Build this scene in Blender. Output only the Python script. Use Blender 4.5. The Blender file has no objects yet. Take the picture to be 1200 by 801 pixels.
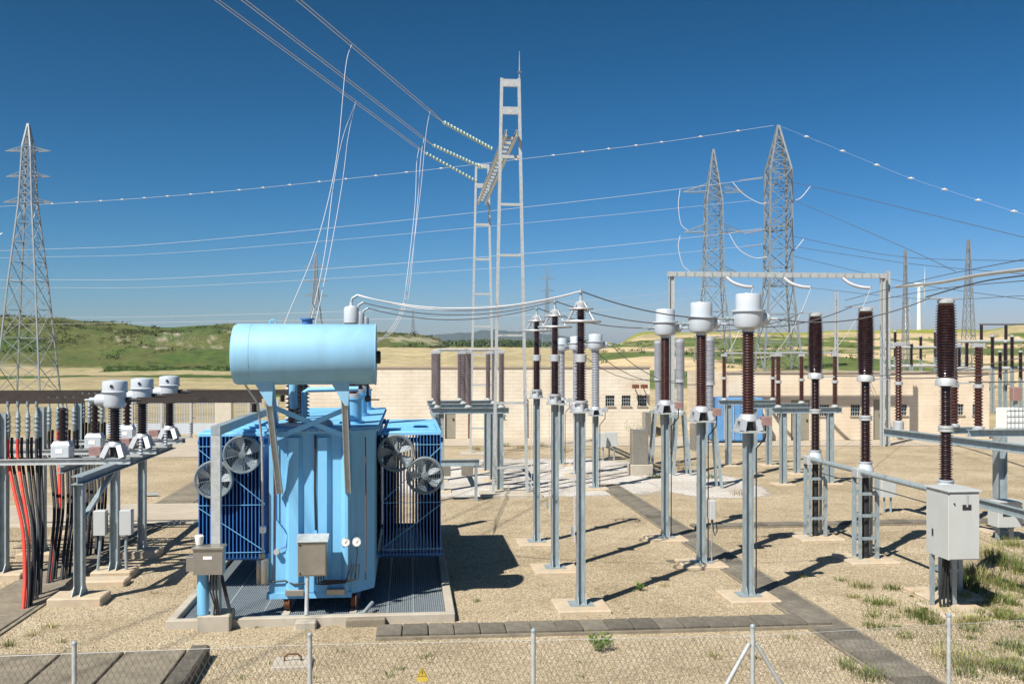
import bpy, math, random
import numpy as np
from mathutils import Vector, Matrix, noise

random.seed(7); rng = np.random.default_rng(7)
scene = bpy.context.scene
C = scene.collection

# ------------------------------------------------------------------ camera
FPX, HZ, H = 1167.0, 418.0, 4.5            # focal length in photo pixels, horizon row, eye height
YAW = math.atan2(122.0, FPX)
FW = (math.sin(YAW), math.cos(YAW)); RT = (math.cos(YAW), -math.sin(YAW))
cam_data = bpy.data.cameras.new('camera'); cam = bpy.data.objects.new('camera', cam_data); C.objects.link(cam)
cam.location = (0, 0, H); cam.rotation_euler = (math.radians(90), 0, -YAW)
cam_data.sensor_width = 36; cam_data.lens = FPX / 1200 * 36
cam_data.shift_y = 17.5 / 1200
cam_data.clip_start = 0.1; cam_data.clip_end = 40000
scene.camera = cam

# ------------------------------------------------------------------ sky, sun, exposure
sh = Vector((RT[0] * 2.66 + FW[0] * 3.54, RT[1] * 2.66 + FW[1] * 3.54, 0)).normalized()   # where shadows fall
ELEV = math.radians(50)
to_sun = Vector((-sh.x * math.cos(ELEV), -sh.y * math.cos(ELEV), math.sin(ELEV)))
world = bpy.data.worlds.new('World'); scene.world = world; world.use_nodes = True
wn = world.node_tree.nodes; wl = world.node_tree.links
sky = wn.new('ShaderNodeTexSky'); sky.sky_type = 'NISHITA'; sky.sun_disc = False
sky.sun_elevation = ELEV; sky.sun_rotation = math.atan2(to_sun.x, to_sun.y)
sky.altitude = 0; sky.air_density = 0.8; sky.dust_density = 0.5; sky.ozone_density = 3.0
def scaled(src, k):
    n = wn.new('ShaderNodeVectorMath'); n.operation = 'MULTIPLY'; n.inputs[1].default_value = k; wl.new(src, n.inputs[0]); return n.outputs[0]
# the photograph's contrasty blue: one tone curve for each channel, the whole sky alike
sx3 = wn.new('ShaderNodeSeparateXYZ'); cx3 = wn.new('ShaderNodeCombineXYZ'); wl.new(scaled(sky.outputs['Color'], (0.1, 0.1, 0.1)), sx3.inputs[0])
for ch, gam in zip('XYZ', (2.78, 1.64, 1.82)):
    pw = wn.new('ShaderNodeMath'); pw.operation = 'POWER'; pw.inputs[1].default_value = gam
    wl.new(sx3.outputs[ch], pw.inputs[0]); wl.new(pw.outputs[0], cx3.inputs[ch])
wn['Background'].inputs['Strength'].default_value = 0.08
wl.new(scaled(cx3.outputs[0], (21.4, 9.3, 10.9)), wn['Background'].inputs['Color'])
sun_data = bpy.data.lights.new('sun', 'SUN'); sun = bpy.data.objects.new('sun', sun_data); C.objects.link(sun)
sun_data.energy = 5.0; sun_data.angle = math.radians(0.5); sun_data.color = (1, 0.95, 0.86)
sun.rotation_euler = to_sun.to_track_quat('Z', 'Y').to_euler(); sun.location = (-20, -20, 40)
scene.view_settings.view_transform = 'Standard'; scene.view_settings.look = 'None'
scene.view_settings.exposure = 0.6; scene.view_settings.gamma = 1.0
scene.view_settings.use_curve_mapping = False

# ------------------------------------------------------------------ places measured in the photograph
def XYc(xc, Z): return (FW[0] * Z + RT[0] * xc, FW[1] * Z + RT[1] * xc)
def XY(u, Z): return XYc((u - 600) / FPX * Z, Z)
def W(u, v, Z):
    x, y = XY(u, Z); return Vector((x, y, H - (v - HZ) * Z / FPX))
def G(u, v, z=0.0):
    Z = FPX * (H - z) / (v - HZ); x, y = XY(u, Z); return Vector((x, y, z))
def hv(v, Z): return H - (v - HZ) * Z / FPX

# ------------------------------------------------------------------ mesh builder
class MB:
    def __init__(s): s.v = []; s.f = []
    def add(s, vs, fs):
        b = len(s.v); s.v += [tuple(p) for p in vs]; s.f += [tuple(i + b for i in q) for q in fs]; return s
    def box(s, x0, x1, y0, y1, z0, z1, ch=0.0):
        if ch <= 0:
            vs = [(x, y, z) for z in (z0, z1) for y in (y0, y1) for x in (x0, x1)]
            return s.add(vs, [(0, 2, 3, 1), (4, 5, 7, 6), (0, 1, 5, 4), (2, 6, 7, 3), (0, 4, 6, 2), (1, 3, 7, 5)])
        pts = lambda i, z: [(x0 + i, y0, z), (x1 - i, y0, z), (x1, y0 + i, z), (x1, y1 - i, z), (x1 - i, y1, z), (x0 + i, y1, z), (x0, y1 - i, z), (x0, y0 + i, z)]
        ins = lambda z: [(x0 + ch, y0 + ch, z), (x1 - ch, y0 + ch, z), (x1 - ch, y0 + ch, z), (x1 - ch, y1 - ch, z), (x1 - ch, y1 - ch, z), (x0 + ch, y1 - ch, z), (x0 + ch, y1 - ch, z), (x0 + ch, y0 + ch, z)]
        a = pts(ch, z0); b = pts(ch, z1 - ch); top = [(x0 + ch, y0 + ch, z1), (x1 - ch, y0 + ch, z1), (x1 - ch, y1 - ch, z1), (x0 + ch, y1 - ch, z1)]
        vs = a + b + top
        fs = [tuple(range(7, -1, -1))] + [(i, (i + 1) % 8, 8 + (i + 1) % 8, 8 + i) for i in range(8)]
        fs += [(8, 9, 17, 16), (9, 10, 17), (10, 11, 18, 17), (11, 12, 18), (12, 13, 19, 18), (13, 14, 19), (14, 15, 16, 19), (15, 8, 16), (16, 17, 18, 19)]
        return s.add(vs, fs)
    def frame(s, p0, p1, up):
        d = (Vector(p1) - Vector(p0)).normalized(); up = Vector(up)
        if abs(d.dot(up)) > 0.98: up = Vector((0, 1, 0)) if abs(d.y) < 0.9 else Vector((1, 0, 0))
        a = d.cross(up).normalized(); b = a.cross(d).normalized(); return a, b
    def prism(s, poly, p0, p1, up=(0, 0, 1), poly1=None):
        p0 = Vector(p0); p1 = Vector(p1); a, b = s.frame(p0, p1, up); n = len(poly); poly1 = poly1 or poly
        vs = [p0 + a * x + b * y for x, y in poly] + [p1 + a * x + b * y for x, y in poly1]
        return s.add(vs, [tuple(range(n - 1, -1, -1)), tuple(range(n, 2 * n))] + [(i, (i + 1) % n, n + (i + 1) % n, n + i) for i in range(n)])
    def bar(s, p0, p1, w, h, up=(0, 0, 1)):
        return s.prism([(-w / 2, -h / 2), (w / 2, -h / 2), (w / 2, h / 2), (-w / 2, h / 2)], p0, p1, up)
    def hbeam(s, p0, p1, w, h, t=0.02, up=(0, 0, 1)):
        # flanges w wide at +-h/2 along 'up'
        a, b, c = w / 2, h / 2, t / 2
        return s.prism([(-a, -b), (a, -b), (a, -b + t), (c, -b + t), (c, b - t), (a, b - t), (a, b), (-a, b), (-a, b - t), (-c, b - t), (-c, -b + t), (-a, -b + t)], p0, p1, up)
    def angle(s, p0, p1, w, t=0.012, up=(0, 0, 1), sx=1, sy=1):
        q = [(0, 0), (w, 0), (w, t), (t, t), (t, w), (0, w)]
        q = [(x * sx, y * sy) for x, y in q]
        if sx * sy < 0: q = q[::-1]
        return s.prism(q, p0, p1, up)
    def tube(s, pts, r, n=8, cap=True):
        pts = [Vector(p) for p in pts]; m = len(pts); vs = []; fs = []
        d = (pts[1] - pts[0]).normalized(); up = Vector((0, 0, 1)) if abs(d.z) < 0.9 else Vector((0, 1, 0))
        a = d.cross(up).normalized()
        for i, p in enumerate(pts):
            t = (pts[min(i + 1, m - 1)] - pts[max(i - 1, 0)]).normalized()
            a = (a - t * a.dot(t)).normalized(); b = t.cross(a)
            rr = r[i] if isinstance(r, (list, tuple)) else r
            for k in range(n):
                an = 2 * math.pi * k / n; vs.append(p + a * (rr * math.cos(an)) + b * (rr * math.sin(an)))
        for i in range(m - 1):
            for k in range(n):
                k2 = (k + 1) % n; fs.append((i * n + k, i * n + k2, (i + 1) * n + k2, (i + 1) * n + k))
        if cap: fs += [tuple(range(n - 1, -1, -1)), tuple(range((m - 1) * n, m * n))]
        return s.add(vs, fs)
    def lathe(s, prof, c=(0, 0, 0), n=20, axis=(0, 0, 1), cap=True):
        ax = Vector(axis).normalized(); a, b = s.frame((0, 0, 0), ax, (0, 1, 0)); c = Vector(c); vs = []; fs = []; m = len(prof)
        for r, z in prof:
            for k in range(n):
                an = 2 * math.pi * k / n; vs.append(c + ax * z + a * (r * math.cos(an)) + b * (r * math.sin(an)))
        for i in range(m - 1):
            for k in range(n):
                k2 = (k + 1) % n; fs.append((i * n + k, i * n + k2, (i + 1) * n + k2, (i + 1) * n + k))
        if cap: fs += [tuple(range(n - 1, -1, -1)), tuple(range((m - 1) * n, m * n))]
        return s.add(vs, fs)
    def ring(s, c, R, r, axis=(0, 0, 1), n=28, m=8):
        ax = Vector(axis).normalized(); a, b = s.frame((0, 0, 0), ax, (0, 1, 0)); c = Vector(c); vs = []; fs = []
        for i in range(n):
            A = 2 * math.pi * i / n; d = a * math.cos(A) + b * math.sin(A)
            for k in range(m):
                B = 2 * math.pi * k / m; vs.append(c + d * (R + r * math.cos(B)) + ax * (r * math.sin(B)))
        for i in range(n):
            for k in range(m):
                i2, k2 = (i + 1) % n, (k + 1) % m
                fs.append((i * m + k, i2 * m + k, i2 * m + k2, i * m + k2))
        return s.add(vs, fs)

def mesh_of(name, mb, mat, smooth=True, off=(0, 0, 0)):
    me = bpy.data.meshes.new(name)
    ox, oy, oz = off
    me.from_pydata([(x - ox, y - oy, z - oz) for x, y, z in mb.v], [], mb.f)
    me.materials.append(mat)
    if smooth:
        me.polygons.foreach_set('use_smooth', [True] * len(me.polygons)); me.set_sharp_from_angle(angle=math.radians(38))
    me.update(); return me

def obj(name, mb, mat, parent=None, off=None, kind=None, smooth=True):
    """Link one mesh; with a parent the vertices are moved into the parent's frame when off is 'world'."""
    o3 = (0, 0, 0)
    if off == 'world' and parent is not None:
        p = parent; o3 = Vector((0, 0, 0))
        while p is not None: o3 = o3 + p.location; p = p.parent
    o = bpy.data.objects.new(name, mesh_of(name, mb, mat, smooth, o3)); C.objects.link(o); o.parent = parent
    if kind: o['kind'] = kind
    return o

def share(name, me, parent, loc=(0, 0, 0), rot=(0, 0, 0), scale=(1, 1, 1)):
    o = bpy.data.objects.new(name, me); C.objects.link(o); o.parent = parent; o.location = loc; o.rotation_euler = rot; o.scale = scale; return o

def tag(o, label, cat, group=None):
    o['label'] = label; o['category'] = cat
    if group: o['group'] = group
    return o
def thing(name, label, cat, loc=(0, 0, 0), group=None, rz=0.0):
    o = bpy.data.objects.new(name, None); C.objects.link(o); o.location = loc; o.rotation_euler = (0, 0, rz)
    o.empty_display_size = 0.2
    return tag(o, label, cat, group)
def copy_tree(o, loc=None, label=None, parent=None):
    c = o.copy(); C.objects.link(c); c.parent = parent
    if loc is not None: c.location = loc
    if label: c['label'] = label
    for ch in list(o.children): copy_tree(ch, None, None, c)
    return c
def structure(name, mb, mat, smooth=False):
    o = obj(name, mb, mat, smooth=smooth); o['kind'] = 'structure'; return o

# ------------------------------------------------------------------ materials
def new_mat(name):
    m = bpy.data.materials.new(name); m.use_nodes = True; nt = m.node_tree
    return m, nt.nodes, nt.links, nt.nodes['Principled BSDF']
def paint(name, col, rough=0.5, metal=0.0, var=0.12, scale=6.0, bump=0.0, bscale=60.0, dirt=None, dirt_amt=0.0, dscale=2.0, stretch=1.0, coords='Object', coat=0.0, each=0.0):
    """Plain procedural coating: base colour with broken tone, optional dirt blotches and fine relief."""
    m, N, L, P = new_mat(name)
    tc = N.new('ShaderNodeTexCoord'); mp = N.new('ShaderNodeMapping'); mp.inputs['Scale'].default_value = (1, 1, 1 / stretch)
    L.new(tc.outputs[coords], mp.inputs['Vector'])
    n1 = N.new('ShaderNodeTexNoise'); n1.inputs['Scale'].default_value = scale; n1.inputs['Detail'].default_value = 6; n1.inputs['Roughness'].default_value = 0.65
    L.new(mp.outputs['Vector'], n1.inputs['Vector'])
    rp = N.new('ShaderNodeValToRGB'); e = rp.color_ramp.elements
    e[0].position = 0.3; e[1].position = 0.7
    e[0].color = tuple(max(0, c * (1 - var)) for c in col) + (1,); e[1].color = tuple(min(1, c * (1 + var)) for c in col) + (1,)
    L.new(n1.outputs['Fac'], rp.inputs['Fac']); out = rp.outputs['Color']
    if dirt is not None:
        n2 = N.new('ShaderNodeTexNoise'); n2.inputs['Scale'].default_value = dscale; n2.inputs['Detail'].default_value = 8; n2.inputs['Roughness'].default_value = 0.7
        L.new(mp.outputs['Vector'], n2.inputs['Vector'])
        r2 = N.new('ShaderNodeValToRGB'); r2.color_ramp.elements[0].position = 0.48; r2.color_ramp.elements[1].position = 0.68
        r2.color_ramp.elements[1].color = (dirt_amt,) * 3 + (1,)
        L.new(n2.outputs['Fac'], r2.inputs['Fac'])
        mx = N.new('ShaderNodeMixRGB'); mx.inputs['Color2'].default_value = tuple(dirt) + (1,)
        L.new(r2.outputs['Color'], mx.inputs['Fac']); L.new(out, mx.inputs['Color1']); out = mx.outputs['Color']
    if each:                                     # every piece a little lighter or darker than its neighbours
        oi = N.new('ShaderNodeObjectInfo'); mr = N.new('ShaderNodeMapRange'); mr.inputs['To Min'].default_value = 1 - each; mr.inputs['To Max'].default_value = 1 + each
        L.new(oi.outputs['Random'], mr.inputs['Value']); ml_ = N.new('ShaderNodeVectorMath'); ml_.operation = 'SCALE'
        L.new(out, ml_.inputs[0]); L.new(mr.outputs['Result'], ml_.inputs['Scale']); out = ml_.outputs[0]
    L.new(out, P.inputs['Base Color'])
    P.inputs['Roughness'].default_value = rough; P.inputs['Metallic'].default_value = metal
    if coat: P.inputs['Coat Weight'].default_value = coat; P.inputs['Coat Roughness'].default_value = 0.15
    if bump > 0:
        n3 = N.new('ShaderNodeTexNoise'); n3.inputs['Scale'].default_value = bscale; n3.inputs['Detail'].default_value = 5
        L.new(tc.outputs[coords], n3.inputs['Vector'])
        bp = N.new('ShaderNodeBump'); bp.inputs['Strength'].default_value = bump; bp.inputs['Distance'].default_value = 0.02
        L.new(n3.outputs['Fac'], bp.inputs['Height']); L.new(bp.outputs['Normal'], P.inputs['Normal'])
    return m

def gravel_mat(name, cols, scale=28.0, patch=None, patch_amt=0.5, ragged=False):
    m, N, L, P = new_mat(name)
    tc = N.new('ShaderNodeTexCoord')
    vo = N.new('ShaderNodeTexVoronoi'); vo.inputs['Scale'].default_value = scale; L.new(tc.outputs['Object'], vo.inputs['Vector'])
    sp = N.new('ShaderNodeSeparateColor'); L.new(vo.outputs['Color'], sp.inputs['Color'])
    rp = N.new('ShaderNodeValToRGB'); el = rp.color_ramp.elements
    while len(el) < len(cols): el.new(0.5)
    for i, c in enumerate(cols): el[i].position = i / (len(cols) - 1); el[i].color = tuple(c) + (1,)
    L.new(sp.outputs['Red'], rp.inputs['Fac'])
    # joints between stones are soil; broad tone drift
    n1 = N.new('ShaderNodeTexNoise'); n1.inputs['Scale'].default_value = 0.35; n1.inputs['Detail'].default_value = 7; n1.inputs['Roughness'].default_value = 0.6
    L.new(tc.outputs['Object'], n1.inputs['Vector'])
    r1 = N.new('ShaderNodeValToRGB'); r1.color_ramp.elements[0].position = 0.3; r1.color_ramp.elements[1].position = 0.7
    r1.color_ramp.elements[0].color = (0.74, 0.70, 0.63, 1); r1.color_ramp.elements[1].color = (1.12, 1.1, 1.08, 1)
    L.new(n1.outputs['Fac'], r1.inputs['Fac'])
    mu = N.new('ShaderNodeMixRGB'); mu.blend_type = 'MULTIPLY'; mu.inputs['Fac'].default_value = 1
    L.new(rp.outputs['Color'], mu.inputs['Color1']); L.new(r1.outputs['Color'], mu.inputs['Color2']); out = mu.outputs['Color']
    if patch:
        n2 = N.new('ShaderNodeTexNoise'); n2.inputs['Scale'].default_value = 0.9; n2.inputs['Detail'].default_value = 9; n2.inputs['Roughness'].default_value = 0.72
        L.new(tc.outputs['Object'], n2.inputs['Vector'])
        r2 = N.new('ShaderNodeValToRGB'); r2.color_ramp.elements[0].position = 0.53; r2.color_ramp.elements[1].position = 0.66
        r2.color_ramp.elements[1].color = (patch_amt,) * 3 + (1,)
        L.new(n2.outputs['Fac'], r2.inputs['Fac'])
        mx = N.new('ShaderNodeMixRGB'); mx.inputs['Color2'].default_value = tuple(patch) + (1,)
        L.new(r2.outputs['Color'], mx.inputs['Fac']); L.new(out, mx.inputs['Color1']); out = mx.outputs['Color']
    L.new(out, P.inputs['Base Color']); P.inputs['Roughness'].default_value = 0.95; P.inputs['Specular IOR Level'].default_value = 0.2
    bp = N.new('ShaderNodeBump'); bp.inputs['Strength'].default_value = 0.9; bp.inputs['Distance'].default_value = 0.03; bp.invert = True
    L.new(vo.outputs['Distance'], bp.inputs['Height']); L.new(bp.outputs['Normal'], P.inputs['Normal'])
    if ragged:                                   # stones thin out towards the edge of the spread
        at = N.new('ShaderNodeAttribute'); at.attribute_name = 'Col'; sp2 = N.new('ShaderNodeSeparateColor'); L.new(at.outputs['Color'], sp2.inputs['Color'])
        nn = N.new('ShaderNodeTexNoise'); nn.inputs['Scale'].default_value = 2.2; nn.inputs['Detail'].default_value = 10; nn.inputs['Roughness'].default_value = 0.75; L.new(tc.outputs['Object'], nn.inputs['Vector'])
        ad = N.new('ShaderNodeMath'); ad.operation = 'ADD'; L.new(sp2.outputs['Red'], ad.inputs[0]); L.new(nn.outputs['Fac'], ad.inputs[1])
        rr = N.new('ShaderNodeMapRange'); rr.inputs['From Min'].default_value = 0.92; rr.inputs['From Max'].default_value = 1.06; L.new(ad.outputs[0], rr.inputs['Value'])
        L.new(rr.outputs['Result'], P.inputs['Alpha'])
    return m

def block_mat(name, c1, c2, mortar):
    m, N, L, P = new_mat(name)
    tc = N.new('ShaderNodeTexCoord'); mp = N.new('ShaderNodeMapping'); mp.inputs['Rotation'].default_value = (math.radians(-90), 0, 0)
    L.new(tc.outputs['Object'], mp.inputs['Vector'])
    br = N.new('ShaderNodeTexBrick'); br.inputs['Scale'].default_value = 1.0; br.inputs['Brick Width'].default_value = 0.8; br.inputs['Row Height'].default_value = 0.2
    br.inputs['Mortar Size'].default_value = 0.014; br.inputs['Color1'].default_value = c1 + (1,); br.inputs['Color2'].default_value = c2 + (1,); br.inputs['Mortar'].default_value = mortar + (1,)
    L.new(mp.outputs['Vector'], br.inputs['Vector'])
    n = N.new('ShaderNodeTexNoise'); n.inputs['Scale'].default_value = 0.8; n.inputs['Detail'].default_value = 8; L.new(tc.outputs['Object'], n.inputs['Vector'])
    r = N.new('ShaderNodeValToRGB'); r.color_ramp.elements[0].position = 0.35; r.color_ramp.elements[0].color = (0.86, 0.82, 0.78, 1); r.color_ramp.elements[1].position = 0.65
    L.new(n.outputs['Fac'], r.inputs['Fac'])
    mu = N.new('ShaderNodeMixRGB'); mu.blend_type = 'MULTIPLY'; mu.inputs['Fac'].default_value = 1
    L.new(br.outputs['Color'], mu.inputs['Color1']); L.new(r.outputs['Color'], mu.inputs['Color2']); L.new(mu.outputs['Color'], P.inputs['Base Color'])
    P.inputs['Roughness'].default_value = 0.9
    bp = N.new('ShaderNodeBump'); bp.inputs['Strength'].default_value = 0.5; bp.inputs['Distance'].default_value = 0.01; bp.invert = True
    L.new(br.outputs['Fac'], bp.inputs['Height']); L.new(bp.outputs['Normal'], P.inputs['Normal'])
    return m

def attr_mat(name, nscale=0.5, var=0.3, bump=0.0, rough=0.95):
    """Terrain and leaves: own colour kept per vertex, broken by noise."""
    m, N, L, P = new_mat(name)
    at = N.new('ShaderNodeAttribute'); at.attribute_name = 'Col'
    tc = N.new('ShaderNodeTexCoord')
    n = N.new('ShaderNodeTexNoise'); n.inputs['Scale'].default_value = nscale; n.inputs['Detail'].default_value = 10; n.inputs['Roughness'].default_value = 0.7
    L.new(tc.outputs['Object'], n.inputs['Vector'])
    r = N.new('ShaderNodeValToRGB'); r.color_ramp.elements[0].position = 0.35; r.color_ramp.elements[0].color = (1 - var, 1 - var, 1 - var, 1)
    r.color_ramp.elements[1].position = 0.65; r.color_ramp.elements[1].color = (1 + var, 1 + var, 1 + var * 0.8, 1)
    L.new(n.outputs['Fac'], r.inputs['Fac'])
    mu = N.new('ShaderNodeMixRGB'); mu.blend_type = 'MULTIPLY'; mu.inputs['Fac'].default_value = 1
    L.new(at.outputs['Color'], mu.inputs['Color1']); L.new(r.outputs['Color'], mu.inputs['Color2']); L.new(mu.outputs['Color'], P.inputs['Base Color'])
    P.inputs['Roughness'].default_value = rough; P.inputs['Specular IOR Level'].default_value = 0.15
    if bump:
        bp = N.new('ShaderNodeBump'); bp.inputs['Strength'].default_value = bump; bp.inputs['Distance'].default_value = 0.5
        L.new(n.outputs['Fac'], bp.inputs['Height']); L.new(bp.outputs['Normal'], P.inputs['Normal'])
    return m

M = {}
M['steel'] = paint('galvanised_steel', (0.28, 0.34, 0.365), 0.5, 0.2, 0.24, 14, 0.05, 120, (0.30, 0.31, 0.30), 0.5, 3, 3)
M['pale_steel'] = paint('pale_galvanised_steel', (0.42, 0.445, 0.445), 0.5, 0.2, 0.18, 12, 0.03, 100)
M['tower_steel'] = paint('tower_steel', (0.27, 0.295, 0.31), 0.45, 0.4, 0.15, 1.5)
M['alu'] = paint('bright_aluminium', (0.48, 0.50, 0.52), 0.42, 0.35, 0.08, 10)
M['stainless'] = paint('stainless_sheet', (0.36, 0.34, 0.30), 0.32, 0.65, 0.12, 5, 0.03, 30)
M['brown'] = paint('brown_porcelain', (0.032, 0.010, 0.008), 0.22, 0.0, 0.3, 12, coat=0.4, dirt=(0.14, 0.10, 0.08), dirt_amt=0.25, dscale=8)
M['brown_red'] = paint('red_brown_porcelain', (0.065, 0.020, 0.012), 0.3, 0.0, 0.25, 12, coat=0.3, dirt=(0.18, 0.13, 0.10), dirt_amt=0.25, dscale=8)
M['dark_porcelain'] = paint('dark_porcelain', (0.02, 0.012, 0.012), 0.25, 0, 0.3, 12, coat=0.3)
M['grey_porcelain'] = paint('grey_porcelain', (0.33, 0.34, 0.37), 0.4, 0, 0.1, 12)
M['mauve_porcelain'] = paint('grey_brown_porcelain', (0.16, 0.13, 0.13), 0.35, 0, 0.15, 12)
M['white'] = paint('pale_grey_enamel', (0.46, 0.51, 0.56), 0.42, 0, 0.05, 4, coat=0.2, dirt=(0.40, 0.40, 0.38), dirt_amt=0.3, dscale=5, stretch=4)
M['cabinet'] = paint('cabinet_enamel', (0.445, 0.47, 0.465), 0.45, 0, 0.05, 4, dirt=(0.45, 0.42, 0.36), dirt_amt=0.35, dscale=3, stretch=3)
M['blue'] = paint('sky_blue_paint', (0.175, 0.465, 0.73), 0.58, 0, 0.06, 3, 0.02, 40, (0.12, 0.30, 0.45), 0.6, 3.0, 9)
M['blue_pale'] = paint('faded_sky_blue_paint', (0.215, 0.435, 0.62), 0.6, 0, 0.08, 3, 0.02, 40, (0.19, 0.36, 0.48), 0.6, 2.6, 4)
M['blue_dark'] = paint('shaded_radiator_blue', (0.026, 0.125, 0.35), 0.4, 0, 0.1, 4, dirt=(0.10, 0.18, 0.28), dirt_amt=0.3, dscale=3)  # tank blue darkened: the shade among the cooling fins is in this colour
M['blue_container'] = paint('container_blue_paint', (0.10, 0.27, 0.52), 0.5, 0, 0.1, 2, dirt=(0.25, 0.30, 0.36), dirt_amt=0.4, dscale=2)
M['concrete'] = paint('pale_concrete', (0.42, 0.38, 0.31), 0.9, 0, 0.14, 5, 0.25, 80, (0.26, 0.22, 0.17), 0.6, 2.5)
M['pad'] = paint('rusty_pad_concrete', (0.46, 0.385, 0.28), 0.9, 0, 0.14, 5, 0.3, 80, (0.47, 0.29, 0.15), 0.45, 1.8)
M['slab'] = paint('weathered_cover_slab', (0.155, 0.138, 0.108), 0.95, 0, 0.35, 7, 0.6, 90, (0.07, 0.062, 0.05), 0.75, 2.2, each=0.28)
M['slab_light'] = paint('worn_cover_slab', (0.20, 0.172, 0.125), 0.95, 0, 0.28, 5, 0.35, 80, (0.12, 0.105, 0.08), 0.6, 2.0, each=0.16)
M['road'] = paint('beige_concrete_road', (0.40, 0.345, 0.27), 0.95, 0, 0.12, 1.2, 0.15, 60, (0.32, 0.27, 0.21), 0.5, 0.4)
M['kerb'] = paint('kerb_concrete', (0.50, 0.46, 0.38), 0.9, 0, 0.1, 4, 0.2, 60)
M['grate'] = paint('grating_steel', (0.20, 0.235, 0.26), 0.6, 0.1, 0.1, 10)
M['black'] = paint('black_rubber', (0.018, 0.019, 0.022), 0.65, 0, 0.2, 10)
M['red'] = paint('red_cable_sheath', (0.52, 0.036, 0.02), 0.6, 0, 0.2, 10)
M['red_box'] = paint('dull_red_box', (0.27, 0.165, 0.15), 0.6, 0, 0.15, 10)
M['bus'] = paint('brown_black_busbar', (0.040, 0.030, 0.024), 0.55, 0.1, 0.3, 8)
M['wire'] = paint('bright_conductor', (0.58, 0.57, 0.58), 0.8, 0.0, 0.05, 10)
M['wire_dark'] = paint('dull_conductor', (0.10, 0.10, 0.11), 0.6, 0.3, 0.1, 10)
M['glass_disc'] = paint('greenish_glass_disc', (0.36, 0.46, 0.40), 0.2, 0, 0.05, 10)
M['fan'] = paint('fan_grey', (0.20, 0.24, 0.26), 0.5, 0.1, 0.1, 8)
M['fan_blade'] = paint('fan_blade_alu', (0.30, 0.34, 0.37), 0.6, 0.0, 0.08, 8)
M['dial'] = paint('white_dial', (0.78, 0.78, 0.76), 0.4, 0, 0.03, 8)
M['rust'] = paint('rusted_iron', (0.16, 0.06, 0.03), 0.85, 0.2, 0.3, 12)
M['yellow'] = paint('warning_yellow', (0.52, 0.38, 0.045), 0.5, 0, 0.08, 8)
M['blocks'] = block_mat('sand_block_wall', (0.655, 0.60, 0.495), (0.685, 0.63, 0.52), (0.565, 0.505, 0.405))
M['plaster'] = block_mat('sand_rendered_wall', (0.68, 0.585, 0.45), (0.70, 0.605, 0.47), (0.65, 0.555, 0.425))
M['coping'] = paint('coping_concrete', (0.33, 0.28, 0.22), 0.9, 0, 0.1, 4)
M['glass'] = paint('dark_window_glass', (0.02, 0.025, 0.03), 0.08, 0, 0.1, 3)
M['door'] = paint('olive_door', (0.25, 0.235, 0.185), 0.6, 0, 0.06, 3)
M['turbine'] = paint('turbine_white', (0.80, 0.80, 0.80), 0.4, 0, 0.03, 1)
M['gravel'] = gravel_mat('warm_gravel', [(0.22, 0.168, 0.103), (0.40, 0.33, 0.222), (0.495, 0.415, 0.285), (0.58, 0.495, 0.355), (0.66, 0.58, 0.44)], 44, (0.27, 0.205, 0.13), 0.55)
M['white_gravel'] = gravel_mat('white_gravel', [(0.40, 0.38, 0.35), (0.55, 0.53, 0.50), (0.64, 0.62, 0.60), (0.72, 0.71, 0.69)], 34, (0.46, 0.38, 0.28), 0.6, True)
M['mesh'] = paint('dull_mesh_wire', (0.17, 0.165, 0.155), 0.6, 0.3, 0.1, 10)
M['terrain'] = attr_mat('field_and_scrub', 0.35, 0.28, 0.25)
M['leaf'] = attr_mat('leaf', 3.0, 0.2)
M['stone'] = attr_mat('stone', 20.0, 0.12)
M['wood'] = paint('bark', (0.10, 0.07, 0.045), 0.95, 0, 0.3, 12)
# ================================================================== SETTING: terrain
def col_attr(me, cols):
    a = me.color_attributes.new('Col', 'FLOAT_COLOR', 'POINT')
    c4 = np.ones((len(cols), 4), dtype=np.float32); c4[:, :3] = cols; a.data.foreach_set('color', c4.ravel())

def big_mesh(name, verts, faces, mat, cols=None, smooth=False):
    me = bpy.data.meshes.new(name)
    verts = np.asarray(verts, dtype=np.float32); faces = np.asarray(faces, dtype=np.int32); k = faces.shape[1]
    me.vertices.add(len(verts)); me.vertices.foreach_set('co', verts.ravel())
    me.loops.add(faces.size); me.loops.foreach_set('vertex_index', faces.ravel())
    me.polygons.add(len(faces)); me.polygons.foreach_set('loop_start', np.arange(0, faces.size, k, dtype=np.int32))
    me.update(calc_edges=True)
    if smooth: me.polygons.foreach_set('use_smooth', np.ones(len(faces), dtype=bool))
    me.materials.append(mat)
    if cols is not None: col_attr(me, np.asarray(cols, dtype=np.float32))
    me.validate(); o = bpy.data.objects.new(name, me); C.objects.link(o); return o

def ridge(v, Z): return H + (HZ - v) * Z / FPX
US = [-1500, -300, 0, 60, 110, 180, 270, 440, 490, 512, 535, 600, 660, 700, 760, 850, 930, 1000, 1080, 1150, 1200, 1500, 3500]
LEFTF = lambda v: {75: 0, 115: 0, 250: 0.0, 330: 1.0, 375: 7.5, 400: (ridge(v, 440) - 7.5) * .55 + 7.5, 440: ridge(v, 440), 520: ridge(v, 440) - 2, 900: 6, 3000: 12, 9000: 10}
MIDF = lambda v, r2: {75: 0.2, 115: 1.2, 170: 3.6, 250: 6.0, 310: ridge(v, 310), 370: ridge(v, 310) - 2.0, 420: 5, 900: 10, 1500: ridge(r2, 1500), 3000: 18, 9000: 10}
RIGHTF = lambda v: {75: 0.6, 115: 2.4, 170: 4.3, 250: 6.6, 320: 9.0, 400: 11.0, 450: ridge(v + 6, 450), 520: ridge(v, 520), 700: ridge(v, 520) - 3, 1500: 12, 9000: 10}
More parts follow.
